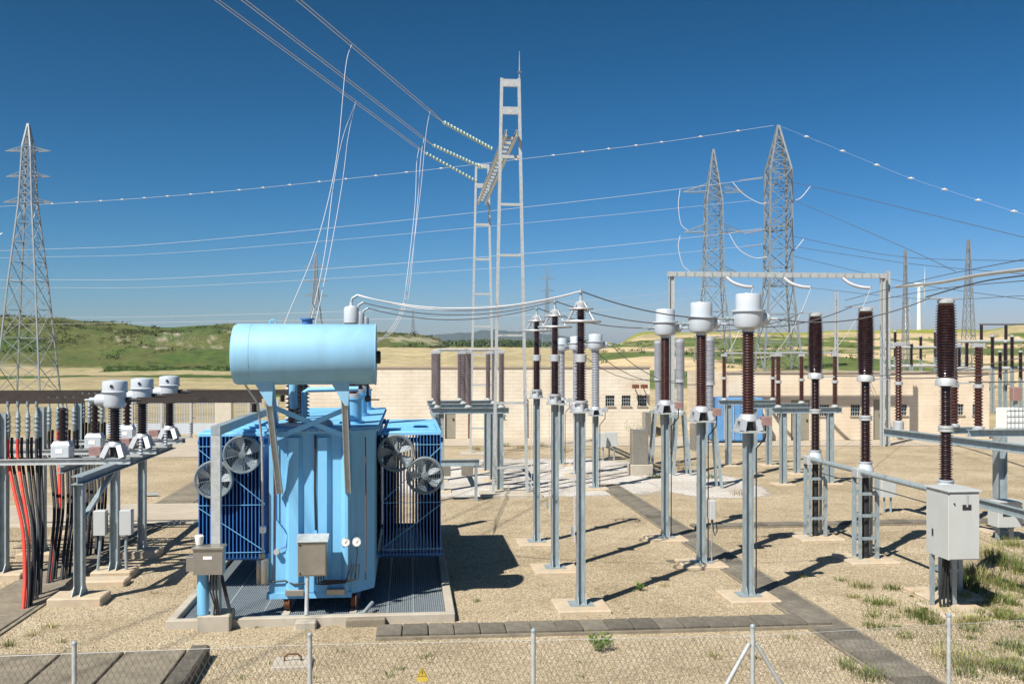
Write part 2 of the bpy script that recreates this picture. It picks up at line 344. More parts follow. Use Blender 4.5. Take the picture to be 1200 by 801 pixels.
HILL2 = {75: 0.1, 115: 0.9, 170: 3.0, 250: 5.6, 310: 7.0, 350: 7.2}
PROF = {-1500: LEFTF(372), -300: LEFTF(364), 0: LEFTF(369), 60: LEFTF(372), 110: LEFTF(377), 180: LEFTF(382), 270: LEFTF(379),
        440: {**HILL2, 385: 11, 430: ridge(386, 430), 520: 14, 900: 8, 3000: 12, 9000: 10},
        490: {**HILL2, 385: 11, 430: ridge(389, 430), 520: 12, 900: 8, 3000: 12, 9000: 10},
        512: {**HILL2, 385: 10, 430: ridge(393, 430), 520: 9, 900: 8, 1500: ridge(404, 1500), 3000: 12, 9000: 10},
        535: MIDF(405.5, 401), 600: MIDF(406, 400), 660: MIDF(405, 402), 700: MIDF(401, 399),
        760: RIGHTF(389), 850: RIGHTF(387), 930: RIGHTF(389), 1000: RIGHTF(387), 1080: RIGHTF(387), 1150: RIGHTF(387), 1200: RIGHTF(378), 1500: RIGHTF(374), 3500: RIGHTF(380)}
def prof_z(u, Z):
    def at(p):
        if Z <= 60: return 0.0
        ks = [60] + sorted(p); vs = [0.0] + [p[k] for k in sorted(p)]
        return float(np.interp(Z, ks, vs))
    if u <= US[0]: return at(PROF[US[0]])
    if u >= US[-1]: return at(PROF[US[-1]])
    i = 0
    while US[i + 1] < u: i += 1
    t = (u - US[i]) / (US[i + 1] - US[i]); t = t * t * (3 - 2 * t)
    return at(PROF[US[i]]) * (1 - t) + at(PROF[US[i + 1]]) * t
def fbm(x, y, s, o=5): return noise.fractal(Vector((x * s, y * s, 3.7)), 0.9, 2.1, o, noise_basis='PERLIN_ORIGINAL')
def terrain_z(x, y):
    Z = FW[0] * x + FW[1] * y; xc = RT[0] * x + RT[1] * y
    d = math.hypot(x, y)
    if Z < 55: return -0.03
    u = 600 + FPX * xc / max(Z, 1)
    Zs = max(Z, d * 0.6)
    z = prof_z(u, Zs)
    amp = min(1, max(0, (Zs - 90) / 260)) * 1.5
    return z - 0.03 + fbm(x, y, 0.018) * amp * 0.9 + fbm(x, y, 0.08) * amp * 0.25

azs = list(np.linspace(-180, -42, 14)[:-1]) + list(np.linspace(-42, 42, 520)) + list(np.linspace(42, 180, 14)[1:-1])
ds = list(np.linspace(0.5, 58, 5)) + list(np.geomspace(60, 620, 150)) + list(np.geomspace(640, 12000, 26))
tv, tcl = [], []
GREEN = np.array((0.062, 0.098, 0.026)); DGREEN = np.array((0.034, 0.052, 0.02)); STRAW = np.array((0.365, 0.305, 0.18)); SAND = np.array((0.50, 0.39, 0.24)); OLIVE = np.array((0.125, 0.14, 0.048)); YEL = np.array((0.25, 0.26, 0.05))
def sm(a, b, x): t = min(1, max(0, (x - a) / (b - a))); return t * t * (3 - 2 * t)
def terrain_col(x, y, z):
    Z = FW[0] * x + FW[1] * y; xc = RT[0] * x + RT[1] * y
    if Z < 58: return STRAW * 0.8
    u = 600 + FPX * xc / Z
    n1 = fbm(x, y, 0.012); n2 = fbm(x + 500, y, 0.05); n3 = fbm(x, y + 900, 0.15)
    if u < 525:
        Zw = Z + n1 * 14
        field = STRAW * (0.95 + 0.25 * n2)
        g = sm(0.1, 0.5, n2 + 0.25 * n3); field = field * (1 - .45 * g) + OLIVE * .45 * g
        if 105 < Zw < 122 or 205 < Zw < 236: field = GREEN * (1 + .4 * n2)
        if Zw > 292 and u > 120: field = GREEN * (1.1 + .4 * n2)
        hill = OLIVE * (0.78 + 0.25 * n2)
        t = sm(0.05, 0.45, n1 + .5 * n2); hill = hill * (1 - t) + GREEN * t
        t = sm(0.2, 0.6, n3 + .6 * n2); hill = hill * (1 - .75 * t) + DGREEN * .75 * t
        if 120 < u < 280: 
            t = sm(0.28, 0.5, n3 + .35 * n2) * sm(362, 376, Z) * (1 - sm(405, 418, Z)); hill = hill * (1 - .7 * t) + np.array((.42, .37, .28)) * .7 * t
        if u > 430:
            t = sm(-0.1, .35, n3 + n2) * sm(360, 385, Z); hill = hill * (1 - .6 * t) + np.array((.40, .35, .26)) * .6 * t
        edge = 330 if u < 300 else 345
        t = sm(edge - 6, edge + 6, Zw); c = field * (1 - t) + hill * t
        if u > 400 and Zw < 345:
            c = (STRAW * 1.0 + SAND * .15) * (0.92 + .2 * n2); g = sm(0.1, .4, n2); c = c * (1 - .35 * g) + OLIVE * .35 * g
        return c
    if u < 700:
        if Z > 335: return DGREEN * (1.0 + .4 * n2)
        c = STRAW * (1.0 + .2 * n2); g = sm(0.15, .5, n1 + n3 * .4); return c * (1 - .4 * g) + OLIVE * .4 * g
    if Z < 95: return (STRAW * .6 + SAND * .3) * (1 + .2 * n2)
    c = GREEN * 1.5 * (1 + .3 * n2) * .5 + OLIVE * .5
    t = sm(-0.02, 0.22, n1 * 1.3 + .3 * n2 - .26); c = c * (1 - .85 * t) + STRAW * .95 * .85 * t
    t = sm(0.25, .5, n3 + .4 * n2); c = c * (1 - .5 * t) + DGREEN * .5 * t
    t = sm(0.16, .24, fbm(x - 300, y + 200, 0.02) + .1 * n3); c = c * (1 - t) + SAND * t
    if Z > 480: c = YEL * (0.95 + .2 * n2)
    if 425 < Z <= 480: c = c * .4 + SAND * .6
    return c
for d in ds:
    for a in azs:
        x = d * math.sin(math.radians(a) + YAW); y = d * math.cos(math.radians(a) + YAW)
        z = terrain_z(x, y); tv.append((x, y, z)); tcl.append(terrain_col(x, y, z))
na = len(azs); tf = []
for i in range(len(ds) - 1):
    for j in range(na):
        j2 = (j + 1) % na
        tf.append((i * na + j, (i + 1) * na + j, (i + 1) * na + j2, i * na + j2))
o = big_mesh('ground', tv, [f[::-1] for f in tf], M['terrain'], tcl, True); o['kind'] = 'structure'

# far mountains
mv, mf, mc = [], [], []
nm = 160
for i in range(nm + 1):
    u = 380 + (820 - 380) * i / nm; Zm = 7000
    base = 402 - 14 * math.exp(-((u - 565) / 55) ** 2) - 9 * math.exp(-((u - 640) / 50) ** 2) - 6 * math.exp(-((u - 500) / 30) ** 2) + 8 * sm(680, 760, u) + 8 * (1 - sm(400, 450, u))
    base += 3.0 * noise.fractal(Vector((u * .03, 0, 1)), .8, 2.1, 5) 
    for k, (dz, t) in enumerate(((-1600, 0.0), (-1000, .35), (-500, .62), (0, 1.0), (1500, 0.2))):
        p = W(u, base, Zm); x, y = XY(u, Zm + dz)
        zz = 5 + (p.z - 5) * t + (noise.fractal(Vector((u * .05, k * 1.7, 4)), .8, 2, 4) * 30 if 0 < k < 3 else 0)
        mv.append((x, y, max(zz, 2))); mc.append((.07, .085, .07))
for i in range(nm):
    for k in range(4):
        a = i * 5 + k; mf.append((a, a + 5, a + 6, a + 1))
o = big_mesh('mountains', mv, mf, M['terrain'], mc, True); o['kind'] = 'structure'

# ------------------------------------------------------------------ sheets laid on the ground
def sheet(name, poly, z, mat, thick=0.0):
    mb = MB(); n = len(poly)
    vs = [(x, y, z) for x, y in poly]; fs = [tuple(range(n))]
    if thick:
        vs += [(x, y, z - thick) for x, y in poly]; fs += [(i, n + i, n + (i + 1) % n, (i + 1) % n) for i in range(n)]
    mb.add(vs, fs); return structure(name, mb, mat)
def rect(x0, x1, y0, y1): return [(x0, y0), (x1, y0), (x1, y1), (x0, y1)]
sheet('gravel_yard', rect(-60, 60, -14, 60), 0.0, M['gravel'])
yp0 = G(100, 615).y; yp1 = G(100, 594).y
sheet('service_path', rect(-50, -3.2, yp0, yp1), 0.035, M['road'], 0.06)
for nm_, yy in (('path_kerb', yp0 - 0.12), ('path_kerb', yp1 + 0.02)):
    structure(nm_, MB().box(-50, -3.2, yy, yy + 0.10, -0.05, 0.055), M['kerb'])
sheet('rear_road', [(-50, 46), (-8.5, 46), (-4, 44.5), (-1.5, 44.5), (-1.5, 57.2), (-50, 57.2)], 0.012, M['road'])
pts = [(-1.4, 50.6), (33, 47.2), (60, 47.2), (60, 51.4), (16.2, 51.4), (16.2, 54.6), (-1.4, 54.6)]
sheet('building_apron', pts, 0.016, M['road'])
# white crushed stone under the rear bay, thinning out at its edge
def stone_spread(cx, cy, rx_, ry_, pw, z):
    V, F, K = [(cx, cy, z)], [], [(1, 1, 1)]; n = 56; rings = (.35, .6, .75, .88, 1.0); mk = (1, .85, .6, .35, 0)
    for q, m_ in zip(rings, mk):
        for i in range(n):
            a = 2 * math.pi * i / n; r = (abs(math.cos(a)) ** pw / rx_ ** pw + abs(math.sin(a)) ** pw / ry_ ** pw) ** (-1 / pw) * q
            V.append((cx + r * math.cos(a), cy + r * math.sin(a), z)); K.append((m_,) * 3)
    for i in range(n): F.append((0, 1 + i, 1 + (i + 1) % n, 1 + (i + 1) % n))
    me = bpy.data.meshes.new('crushed_stone')
    Ft = [(0, 1 + i, 1 + (i + 1) % n) for i in range(n)] + [(1 + k * n + i, 1 + (k + 1) * n + i, 1 + (k + 1) * n + (i + 1) % n, 1 + k * n + (i + 1) % n) for k in range(4) for i in range(n)]
    me.from_pydata(V, [], Ft); me.materials.append(M['white_gravel']); col_attr(me, np.array(K)); o = bpy.data.objects.new('crushed_stone', me); C.objects.link(o); o['kind'] = 'structure'
stone_spread(4.4, 37.8, 6.6, 7.4, 4, .006)
stone_spread(10.4, 34.6, 2.2, 4.6, 3, .007)

# loose stones of the yard gravel
def scatter_stones(n, reg, smin, smax, palette, name):
    P_ = np.array(reg(n)); s = rng.uniform(smin, smax, n)
    base = np.array([(1, 0, 0), (0, 1, 0), (-1, 0, 0), (0, -1, 0), (0, 0, 1), (0, 0, -1)], float)
    jit = rng.uniform(0.65, 1.25, (n, 6, 1)); ang = rng.uniform(0, 6.28, n)
    V = base[None] * jit * s[:, None, None]; V[:, :, 2] *= 0.6
    x = V[:, :, 0] * np.cos(ang)[:, None] - V[:, :, 1] * np.sin(ang)[:, None]; y = V[:, :, 0] * np.sin(ang)[:, None] + V[:, :, 1] * np.cos(ang)[:, None]
    V[:, :, 0] = x + P_[:, 0, None]; V[:, :, 1] = y + P_[:, 1, None]; V[:, :, 2] += P_[:, 2, None] + s[:, None] * .2
    F = np.array([(0, 1, 4), (1, 2, 4), (2, 3, 4), (3, 0, 4), (1, 0, 5), (2, 1, 5), (3, 2, 5), (0, 3, 5)])
    Fa = (F[None] + (np.arange(n) * 6)[:, None, None]).reshape(-1, 3)
    pal = np.array(palette); c = pal[rng.integers(0, len(pal), n)] * rng.uniform(.8, 1.2, (n, 1)); cols = np.repeat(c, 6, 0)
    o = big_mesh(name, V.reshape(-1, 3), Fa, M['stone'], cols); o['kind'] = 'stuff'; tag(o, 'loose warm coloured gravel stones covering the yard', 'gravel'); return o
def yard_pts(n):
    out = []
    while len(out) < n:
        v = 418 + 5251 / rng.uniform(11.6, 33) if rng.random() < .5 else rng.uniform(590, 845)
        p = G(rng.uniform(-40, 1240), v); out.append((p.x, p.y, 0.0))
    return out
scatter_stones(80000, yard_pts, 0.007, 0.018, [(.54, .47, .34), (.47, .39, .27), (.40, .32, .215), (.62, .56, .45), (.29, .23, .16), (.50, .41, .29)], 'gravel')
# ================================================================== vegetation
def leaf_cloud(centres, radii, per, size, cols, name, label, cat, up=0.35, mat=None, kind='stuff'):
    V, F, K = [], [], []; b = 0
    for (cx_, cy_, cz_), r in zip(centres, radii):
        n = per; th = rng.uniform(0, 6.283, n); ph = np.arccos(rng.uniform(-.3, 1, n)); rr = r * rng.uniform(.35, 1, n) ** .5
        lump = 1 + .35 * np.sin(th * 3 + cx_) * np.sin(ph * 2 + cy_)
        x = cx_ + rr * lump * np.sin(ph) * np.cos(th); y = cy_ + rr * lump * np.sin(ph) * np.sin(th); z = cz_ + rr * .62 * lump * np.cos(ph)
        col = np.array(cols[rng.integers(0, len(cols))])
        for k in range(n):
            s = size * r * rng.uniform(.6, 1.3); a = Vector(rng.normal(size=3)).normalized(); q = a.orthogonal().normalized(); w = a.cross(q)
            p = Vector((x[k], y[k], z[k])); V += [p + q * s, p + w * s * .7, p - q * s * .8, p - w * s * .6]; F.append((b, b + 1, b + 2, b + 3)); b += 4
            cc = col * rng.uniform(.75, 1.3); K += [cc] * 4
    o = big_mesh(name, [tuple(v) for v in V], F, mat or M['leaf'], K); o['kind'] = kind; tag(o, label, cat); return o
cs, rs = [], []
def on(u, Z): 
    x, y = XY(u, Z); return (x, y, terrain_z(x, y))
for _ in range(9000):
    u = rng.uniform(-80, 520); Z = rng.uniform(345, 450)
    x, y = XY(u, Z); d = fbm(x, y, .03) + .4 * fbm(x, y + 50, .12)
    if d < rng.uniform(-.05, .5): continue
    cs.append((x, y, terrain_z(x, y) + .1)); rs.append(rng.uniform(.22, .9) if rng.random() < .93 else rng.uniform(1.2, 2.2))
for u, Z in [(40, 436), (62, 432), (75, 428), (85, 425), (90, 420), (70, 410), (78, 402), (60, 418), (100, 436), (107, 437), (115, 436), (130, 440), (150, 440), (180, 438), (185, 436), (235, 437), (258, 430), (30, 420), (20, 410), (10, 425), (50, 395), (65, 392), (0, 440), (25, 438), (30, 395), (48, 425)]:
    for k in range(5):
        x, y = XY(u + rng.uniform(-6, 6), Z - 6 + rng.uniform(-8, 6)); cs.append((x, y, terrain_z(x, y) + .1)); rs.append(rng.uniform(.8, 2.0))
leaf_cloud(cs, rs, 22, .2, [(.045, .065, .02), (.06, .085, .025), (.035, .05, .02), (.08, .095, .035)], 'hillside_scrub', 'dark green scrub dotted over the hills behind the yard', 'scrub')
# field shrubs on the right slopes and a green belt
cs, rs = [], []
for _ in range(1500):
    u = rng.uniform(690, 1260); Z = rng.uniform(100, 430); x, y = XY(u, Z)
    if fbm(x, y, .03) + .4 * fbm(x, y + 50, .12) < rng.uniform(0.0, .6): continue
    cs.append((x, y, terrain_z(x, y) + .05)); rs.append(rng.uniform(.3, 1.0))
for _ in range(500):
    u = rng.uniform(515, 700); Z = rng.uniform(900, 1500); x, y = XY(u, Z); cs.append((x, y, terrain_z(x, y) + .5)); rs.append(rng.uniform(3, 7))
for _ in range(260):
    u = rng.uniform(120, 330); Z = rng.uniform(292, 330); x, y = XY(u, Z); cs.append((x, y, terrain_z(x, y) + .05)); rs.append(rng.uniform(.4, 1.0))
leaf_cloud(cs, rs, 26, .24, [(.06, .09, .025), (.09, .115, .035), (.045, .065, .022)], 'field_scrub', 'low green bushes spread over the fields beyond the buildings', 'scrub')
# pale rocks on the left hill
RV, RF, RC = [], [], []
b = 0
for _ in range(800):
    if rng.random() < .72: u = rng.normal(195, 32); Z = rng.normal(389, 8)
    else: u = rng.normal(490, 18); Z = rng.normal(410, 10)
    x, y = XY(u, Z); z = terrain_z(x, y); s = rng.uniform(.10, .42)
    for q in [(1, 0, 0), (0, 1, 0), (-1, 0, 0), (0, -1, 0), (0, 0, 1), (0, 0, -1)]:
        j = rng.uniform(.6, 1.3); RV.append((x + q[0] * s * j, y + q[1] * s * j, z + q[2] * s * j * .6))
    for t in [(0, 1, 4), (1, 2, 4), (2, 3, 4), (3, 0, 4), (1, 0, 5), (2, 1, 5), (3, 2, 5), (0, 3, 5)]: RF.append(tuple(i + b for i in t))
    RC += [np.array((.29, .26, .20)) * rng.uniform(.55, 1.25)] * 6; b += 6
o = big_mesh('hillside_rocks', RV, RF, M['stone'], RC); o['kind'] = 'stuff'; tag(o, 'pale rock outcrops breaking through the left hillside', 'rocks')

# grass tufts among the gravel
def tufts(spots, name, label, cols):
    V, F, K = [], [], []; b = 0
    for x, y, r, h, n in spots:
        c0 = np.array(cols[rng.integers(0, len(cols))])
        for _ in range(n):
            a = rng.uniform(0, 6.283); d = r * rng.uniform(0, 1) ** .7; px, py = x + d * math.cos(a), y + d * math.sin(a)
            hh = h * rng.uniform(.45, 1.15); l = rng.uniform(.15, .75) * hh; a2 = a + rng.normal() * .7; w = rng.uniform(.0025, .006)
            ex, ey = px + l * math.cos(a2), py + l * math.sin(a2); ox, oy = -math.sin(a2) * w, math.cos(a2) * w
            mx, my = px + .35 * l * math.cos(a2), py + .35 * l * math.sin(a2)
            V += [(px - ox, py - oy, 0), (px + ox, py + oy, 0), (mx + ox, my + oy, hh * .62), (mx - ox, my - oy, hh * .62), (ex + ox * .2, ey + oy * .2, hh), (ex - ox * .2, ey - oy * .2, hh)]
            F += [(b, b + 1, b + 2, b + 3), (b + 3, b + 2, b + 4, b + 5)]; b += 6
            K += [c0 * rng.uniform(.7, 1.35)] * 6
    o = big_mesh(name, V, F, M['leaf'], K); o['kind'] = 'stuff'; tag(o, label, 'grass'); return o
sp = []
def tuft(u, v, r=.22, h=.22, n=60):
    p = G(u, v)
    if abs(p.x - (G(952, 760).x + G(1012, 760).x) / 2 - .37) < .42 and v > 600: return
    sp.append((p.x, p.y, r, h * .62, int(n * 1.9)))
for u, v, r, h, n in [(1010, 688, .25, .22, 70), (1000, 700, .15, .15, 40), (1030, 708, .3, .22, 80), (1045, 690, .2, .2, 50), (985, 680, .15, .12, 30), (1025, 735, .22, .2, 60), (1075, 722, .35, .25, 90), (1090, 730, .25, .22, 60), (1140, 730, .3, .25, 80), (1150, 722, .2, .22, 50), (1020, 793, .3, .22, 90), (1110, 770, .3, .25, 70), (1130, 778, .3, .24, 80), (1165, 785, .3, .28, 90), (1190, 760, .3, .25, 70), (1165, 705, .3, .3, 90), (1185, 690, .35, .35, 120), (1150, 680, .45, .45, 200), (1135, 690, .4, .4, 160), (1120, 700, .3, .35, 110), (1175, 660, .5, .4, 160), (1195, 670, .4, .4, 120), (1160, 650, .4, .4, 120), (1185, 640, .4, .35, 100), (1135, 672, .3, .4, 100), (1110, 720, .25, .2, 50), (940, 676, .14, .12, 30), (835, 770, .16, .16, 24), (925, 748, .12, .14, 26), (885, 770, .14, .1, 20), (1060, 745, .2, .15, 40), (1180, 725, .3, .3, 70), (1195, 790, .3, .25, 70), (500, 770, .14, .1, 20), (560, 705, .1, .12, 14), (60, 735, .15, .15, 30), (38, 745, .12, .12, 24), (10, 757, .12, .2, 24), (72, 752, .1, .1, 14), (455, 792, .1, .1, 14), (470, 785, .1, .1, 14), (780, 687, .10, .14, 12), (700, 690, .08, .08, 8), (860, 695, .08, .08, 10), (400, 763, .1, .08, 10), (285, 795, .1, .08, 10)]:
    tuft(u, v, r, h, n)
for _ in range(240):
    u = rng.uniform(985, 1230); v = rng.uniform(640, 800)
    if v < 720 - (u - 985) * .35: continue
    if abs(u - (1000 + (v - 738) * 1.75)) < 34: continue
    tuft(u, v, rng.uniform(.06, .3), rng.uniform(.06, .22), int(rng.uniform(8, 42)))
for _ in range(60): tuft(rng.uniform(-20, 1200), rng.uniform(640, 800), .08, .07, 7)
tufts(sp, 'grass', 'green and straw coloured grass tufts growing through the gravel', [(.11, .14, .04), (.14, .165, .05), (.095, .125, .035), (.25, .235, .10), (.33, .29, .14), (.16, .175, .06)])
# weeds by the rear bay
sp2 = sp; sp = []
for u, v in [(560, 527), (590, 523), (610, 525), (630, 522), (655, 528), (700, 520), (765, 512), (770, 560), (800, 550), (808, 545), (870, 580), (835, 560), (550, 548), (575, 545), (740, 500)]:
    tuft(u, v, .5, .35, 60)
sp_rear = [(x, y, r * .8, h, n) for x, y, r, h, n in sp]
tufts(sp_rear, 'rear_weeds', 'weeds growing on the crushed stone of the rear bay', [(.09, .13, .03), (.22, .2, .08), (.30, .22, .12)])
# the small green bush by the front trench
def bush(name, label, loc, r, h, n, cols):
    t = thing(name, label, 'plant', loc)
    V, F, K = [], [], []; b = 0; st = MB()
    tips = []
    for i in range(7):
        a = i * .9; tip = Vector((math.cos(a) * r * .8, math.sin(a) * r * .8, h * rng.uniform(.7, 1))); st.tube([(0, 0, 0), tip * .5 + Vector((0, 0, h * .12)), tip], [.006, .005, .003], 5); tips.append(tip)
    for _ in range(n):
        tp = tips[rng.integers(0, 7)]; p = tp * rng.uniform(.45, 1.08) + Vector(rng.normal(size=3)) * r * .16; s = rng.uniform(.012, .026)
        a = Vector(rng.normal(size=3)).normalized(); q = a.orthogonal().normalized(); w = a.cross(q)
        V += [p + q * s * 1.5, p + w * s * .6, p - q * s * 1.5, p - w * s * .6]; F.append((b, b + 1, b + 2, b + 3)); b += 4; K += [np.array(cols[rng.integers(0, len(cols))]) * rng.uniform(.8, 1.3)] * 4
    o = big_mesh('foliage', [tuple(v) for v in V], F, M['leaf'], K); o.parent = t; o['kind'] = 'stuff'
    obj('stem', st, M['wood'], t, kind='stuff'); return t
bush('bush', 'small green leafy bush growing beside the front trench covers', G(703, 762), .2, .26, 260, [(.10, .19, .03), (.13, .22, .04), (.08, .15, .03)])
bush('bush', 'tiny green seedling behind the nearest surge arrester pad', G(750, 692), .1, .16, 60, [(.12, .22, .03), (.10, .19, .03)])
bush('bush', 'bushy green weed at the foot of the sand coloured wall', G(747, 512), .9, .9, 500, [(.10, .19, .03), (.09, .16, .03)])

# ================================================================== cable trenches with cover slabs
def slab_mesh(L_, Wd, t, mat):
    mb = MB(); mb.box(-L_ / 2, L_ / 2, -Wd / 2, Wd / 2, 0, t, 0.012); return mesh_of('slab', mb, mat, False)
def trench(label, p0, p1, width, pitch, mat, top=0.07, jit=0.012, kerb=True, edge='pad'):
    p0 = Vector(p0); p1 = Vector(p1); d = p1 - p0; Ln = d.length; a = math.atan2(d.y, d.x); n = max(1, round(Ln / pitch)); step = Ln / n
    t = thing('cable_trench', label, 'cable trench', p0, rz=a)
    me = slab_mesh(step - 0.014, width, top, mat)
    for i in range(n):
        share('slab', me, t, (step * (i + .5), rng.normal() * jit * .6, -0.012 + rng.normal() * jit * .25), (rng.normal() * .008, rng.normal() * .008, rng.normal() * .012))
    if kerb:
        for sgn in (-1, 1):
            mb = MB(); y = sgn * (width / 2 + .045); mb.box(0, Ln, y - .035, y + .035, -.05, top * .45); obj('edging', mb, M['slab_light'], t, smooth=False)
    return t
a0 = G(441, 743); a1 = G(968, 729)
trench('row of weathered concrete trench covers running across the front of the yard', (a0.x, a0.y, 0), (a1.x, a1.y, 0), .58, .42, M['slab'], .10)
xt = G(975, 742).x
yb = G(712, 568).y
xl, xr = G(952, 760).x, G(1012, 760).x
xm = (xl + xr) / 2 + .37
trench('long line of dark trench covers receding from the lower right corner to the rear bay', (xm, 12.0, 0), (xm, yb, 0), .62, .62, M['slab'], .055, .016)
b0 = G(850, 617); b1 = G(1180, 614)
trench('cross line of brown trench covers behind the tall brown breaker poles', (xm + .5, b0.y, 0), (xm + 13, b0.y, 0), .42, .5, M['slab'], .09)
xc0, xc1 = -7.75, -6.6
trench('grey trench covers running back between the left cable posts', ((xc0 + xc1) / 2, 15.6, 0), ((xc0 + xc1) / 2, yp0 - .16, 0), 1.1, .8, M['slab_light'], .06, .008)
trench('dark trench covers beyond the service path left of the transformer', ((xc0 + xc1) / 2 + .1, yp1 + .2, 0), ((xc0 + xc1) / 2 + .1, 40, 0), 1.1, .8, M['slab_light'], .06, .008)
# plinth of big covers in the lower left corner
q0 = G(-60, 790); q1 = G(222, 771)
pl = thing('cover_platform', 'low platform of large concrete covers in the lower left corner behind the fence', 'platform', (q1.x, q1.y, 0))
me = slab_mesh(.86, 3.4, .16, M['slab_light'])
for i in range(5): share('slab', me, pl, (-.46 - .90 * i, -1.75, 0), (0, 0, .0))
obj('edge_beam', MB().box(.02, .30, -3.5, .02, 0, .20, .03), M['slab'], pl, smooth=False)
# loose cover stone by the transformer and the lifting slab with a rusty loop
p = G(428, 737)
t = obj('loose_cover', MB().box(-.33, .33, -.22, .22, 0, .13, .015), M['slab_light'], smooth=False); t.location = (p.x, p.y + .36, 0); tag(t, 'single loose concrete cover lying behind the end of the front trench', 'slab')
p = G(343, 779)
t = thing('manhole_cover', 'small square concrete cover with a rusty iron lifting loop', 'cover', p)
obj('slab', MB().box(-.28, .28, -.25, .25, -.02, .06, .015), M['concrete'], t, smooth=False)
obj('handle', MB().tube([(-.12, .02, .05), (-.12, .02, .12), (-.07, .02, .16), (.07, .02, .16), (.12, .02, .12), (.12, .02, .05)], .014, 8), M['rust'], t)
# stray dark sheet on the gravel
t = obj('scrap_plate', MB().box(-.3, .3, -.12, .12, 0, .012), M['slab'], smooth=False); p = G(797, 657); t.location = (p.x, p.y, .004); t.rotation_euler = (0, 0, .2); tag(t, 'thin dark plate lying on gravel between the two rows of posts', 'plate')
p = G(178, 581); t = obj('metal_offcut', MB().prism([(-.25, -.1), (.2, -.14), (.28, .08), (-.05, .16)], (p.x, p.y, .05), (p.x, p.y, .1), (0, 1, 0)), M['alu'], smooth=False); tag(t, 'pale metal offcut lying on the gravel behind the left posts', 'scrap')
# ================================================================== yard equipment
def shed_prof(z0, z1, n, rc, rs, rs2=None):
    """Ribbed porcelain: n sheds between z0 and z1, optionally alternating rim radii."""
    p = (z1 - z0) / n; out = [(rc, z0)]
    for i in range(n):
        b = z0 + i * p; r = rs if (rs2 is None or i % 2 == 0) else rs2
        out += [(rc, b + .22 * p), (r, b + .42 * p), (r * .985, b + .52 * p), (rc * 1.02, b + .86 * p)]
    return out + [(rc, z1)]
def insulator(parent, z0, z1, n, rc, rs, mat, name='insulator', c=(0, 0, 0), seg=20, rs2=None):
    return obj(name, MB().lathe(shed_prof(z0, z1, n, rc, rs, rs2), c, seg), mat, parent)

def post_on_pad(t, ztop, w=.25, pad=.95, padz=.07, mat='steel', gus=True, d=None):
    obj('foundation', MB().box(-pad / 2, pad / 2, -pad / 2, pad / 2, -.05, padz, .02), M['pad'], t, smooth=False)
    obj('base_plate', MB().box(-.21, .21, -.19, .19, padz, padz + .025), M['steel'], t, smooth=False)
    obj('post', MB().hbeam((0, 0, padz + .025), (0, 0, ztop), d or w * 1.12, w, .018, up=(1, 0, 0)), M[mat], t, smooth=False)
    obj('earth_strap', MB().box(w * .5 + .001, w * .5 + .006, -.02, .02, .0, min(1.6, ztop * .5)), M['alu'], t, smooth=False)
    if gus:
        for sx, sy, dx, dy in ((1, 1, 0, 1), (-1, 1, 0, 1), (1, -1, 0, -1), (-1, -1, 0, -1)):
            x = sx * .07; y = dy * w * .475 * 0 ; 
            mb = MB(); y0 = dy * .02; yo = dy * .19; zb = padz + .027
            mb.add([(x - .008, y0, zb), (x - .008, yo, zb), (x - .008, y0, zb + .26), (x + .008, y0, zb), (x + .008, yo, zb), (x + .008, y0, zb + .26)], [(0, 1, 2), (3, 5, 4), (0, 3, 4, 1), (1, 4, 5, 2), (2, 5, 3, 0)])
            obj('gusset', mb, M['steel'], t, smooth=False)
def cap_plate(t, z, s=.36): obj('cap_plate', MB().box(-s / 2, s / 2, -s / 2, s / 2, z, z + .03), M['pale_steel'], t, smooth=False)

# ---------------- surge arresters with grading rings
AG = 'surge arresters in a row right of the transformer'
ar = thing('surge_arrester', 'nearest brown surge arrester with grading rings, right of the transformer', 'surge arrester', group=AG)
post_on_pad(ar, 3.50, .145, d=.15); cap_plate(ar, 3.50, .34)
obj('insulating_base', MB().lathe([(.15, 3.53), (.15, 3.57), (.08, 3.60), (.08, 3.66), (.13, 3.68), (.13, 3.72)], n=16), M['alu'], ar)
for k in range(3):
    a = 2.1 * k + .5; obj('base_stud', MB().lathe([(.035, 3.53), (.035, 3.66)], (.13 * math.cos(a), .13 * math.sin(a), 0), 10), M['alu'], ar)
insulator(ar, 3.72, 4.40, 15, .068, .108, M['brown'], 'lower_insulator')
obj('joint_flange', MB().lathe([(.09, 4.40), (.105, 4.41), (.105, 4.54), (.09, 4.55)], n=20), M['alu'], ar)
insulator(ar, 4.55, 5.36, 18, .058, .092, M['brown'], 'upper_insulator')
obj('top_cap', MB().lathe([(.08, 5.36), (.11, 5.38), (.11, 5.46), (.06, 5.50), (.03, 5.51), (.03, 5.58)], n=18), M['alu'], ar)
obj('grading_ring', MB().ring((0, 0, 5.13), .345, .022), M['alu'], ar); obj('grading_ring', MB().ring((0, 0, 5.36), .215, .017), M['alu'], ar)
for k in range(4):
    a = .6 + k * math.pi / 2; obj('ring_strut', MB().tube([(.09 * math.cos(a), .09 * math.sin(a), 5.47), (.335 * math.cos(a), .335 * math.sin(a), 5.135)], .013, 6), M['alu'], ar)
obj('terminal', MB().lathe([(.022, 5.58), (.022, 5.64), (.05, 5.645), (.05, 5.67), (.015, 5.675), (.015, 5.72)], n=12), M['steel'], ar)
obj('earth_lead', MB().tube([(-.12, -.06, 3.60), (-.25, -.08, 3.66), (-.30, -.08, 3.55), (-.27, -.08, 3.42), (-.14, -.10, 3.38), (-.135, -.10, 1.2)], .008, 6), M['wire'], ar)
obj('counter_box', MB().box(-.17, -.128, -.05, .05, 1.30, 1.46), M['steel'], ar, smooth=False)
AP = [G(680, 712), G(652, 668), G(628, 637)]
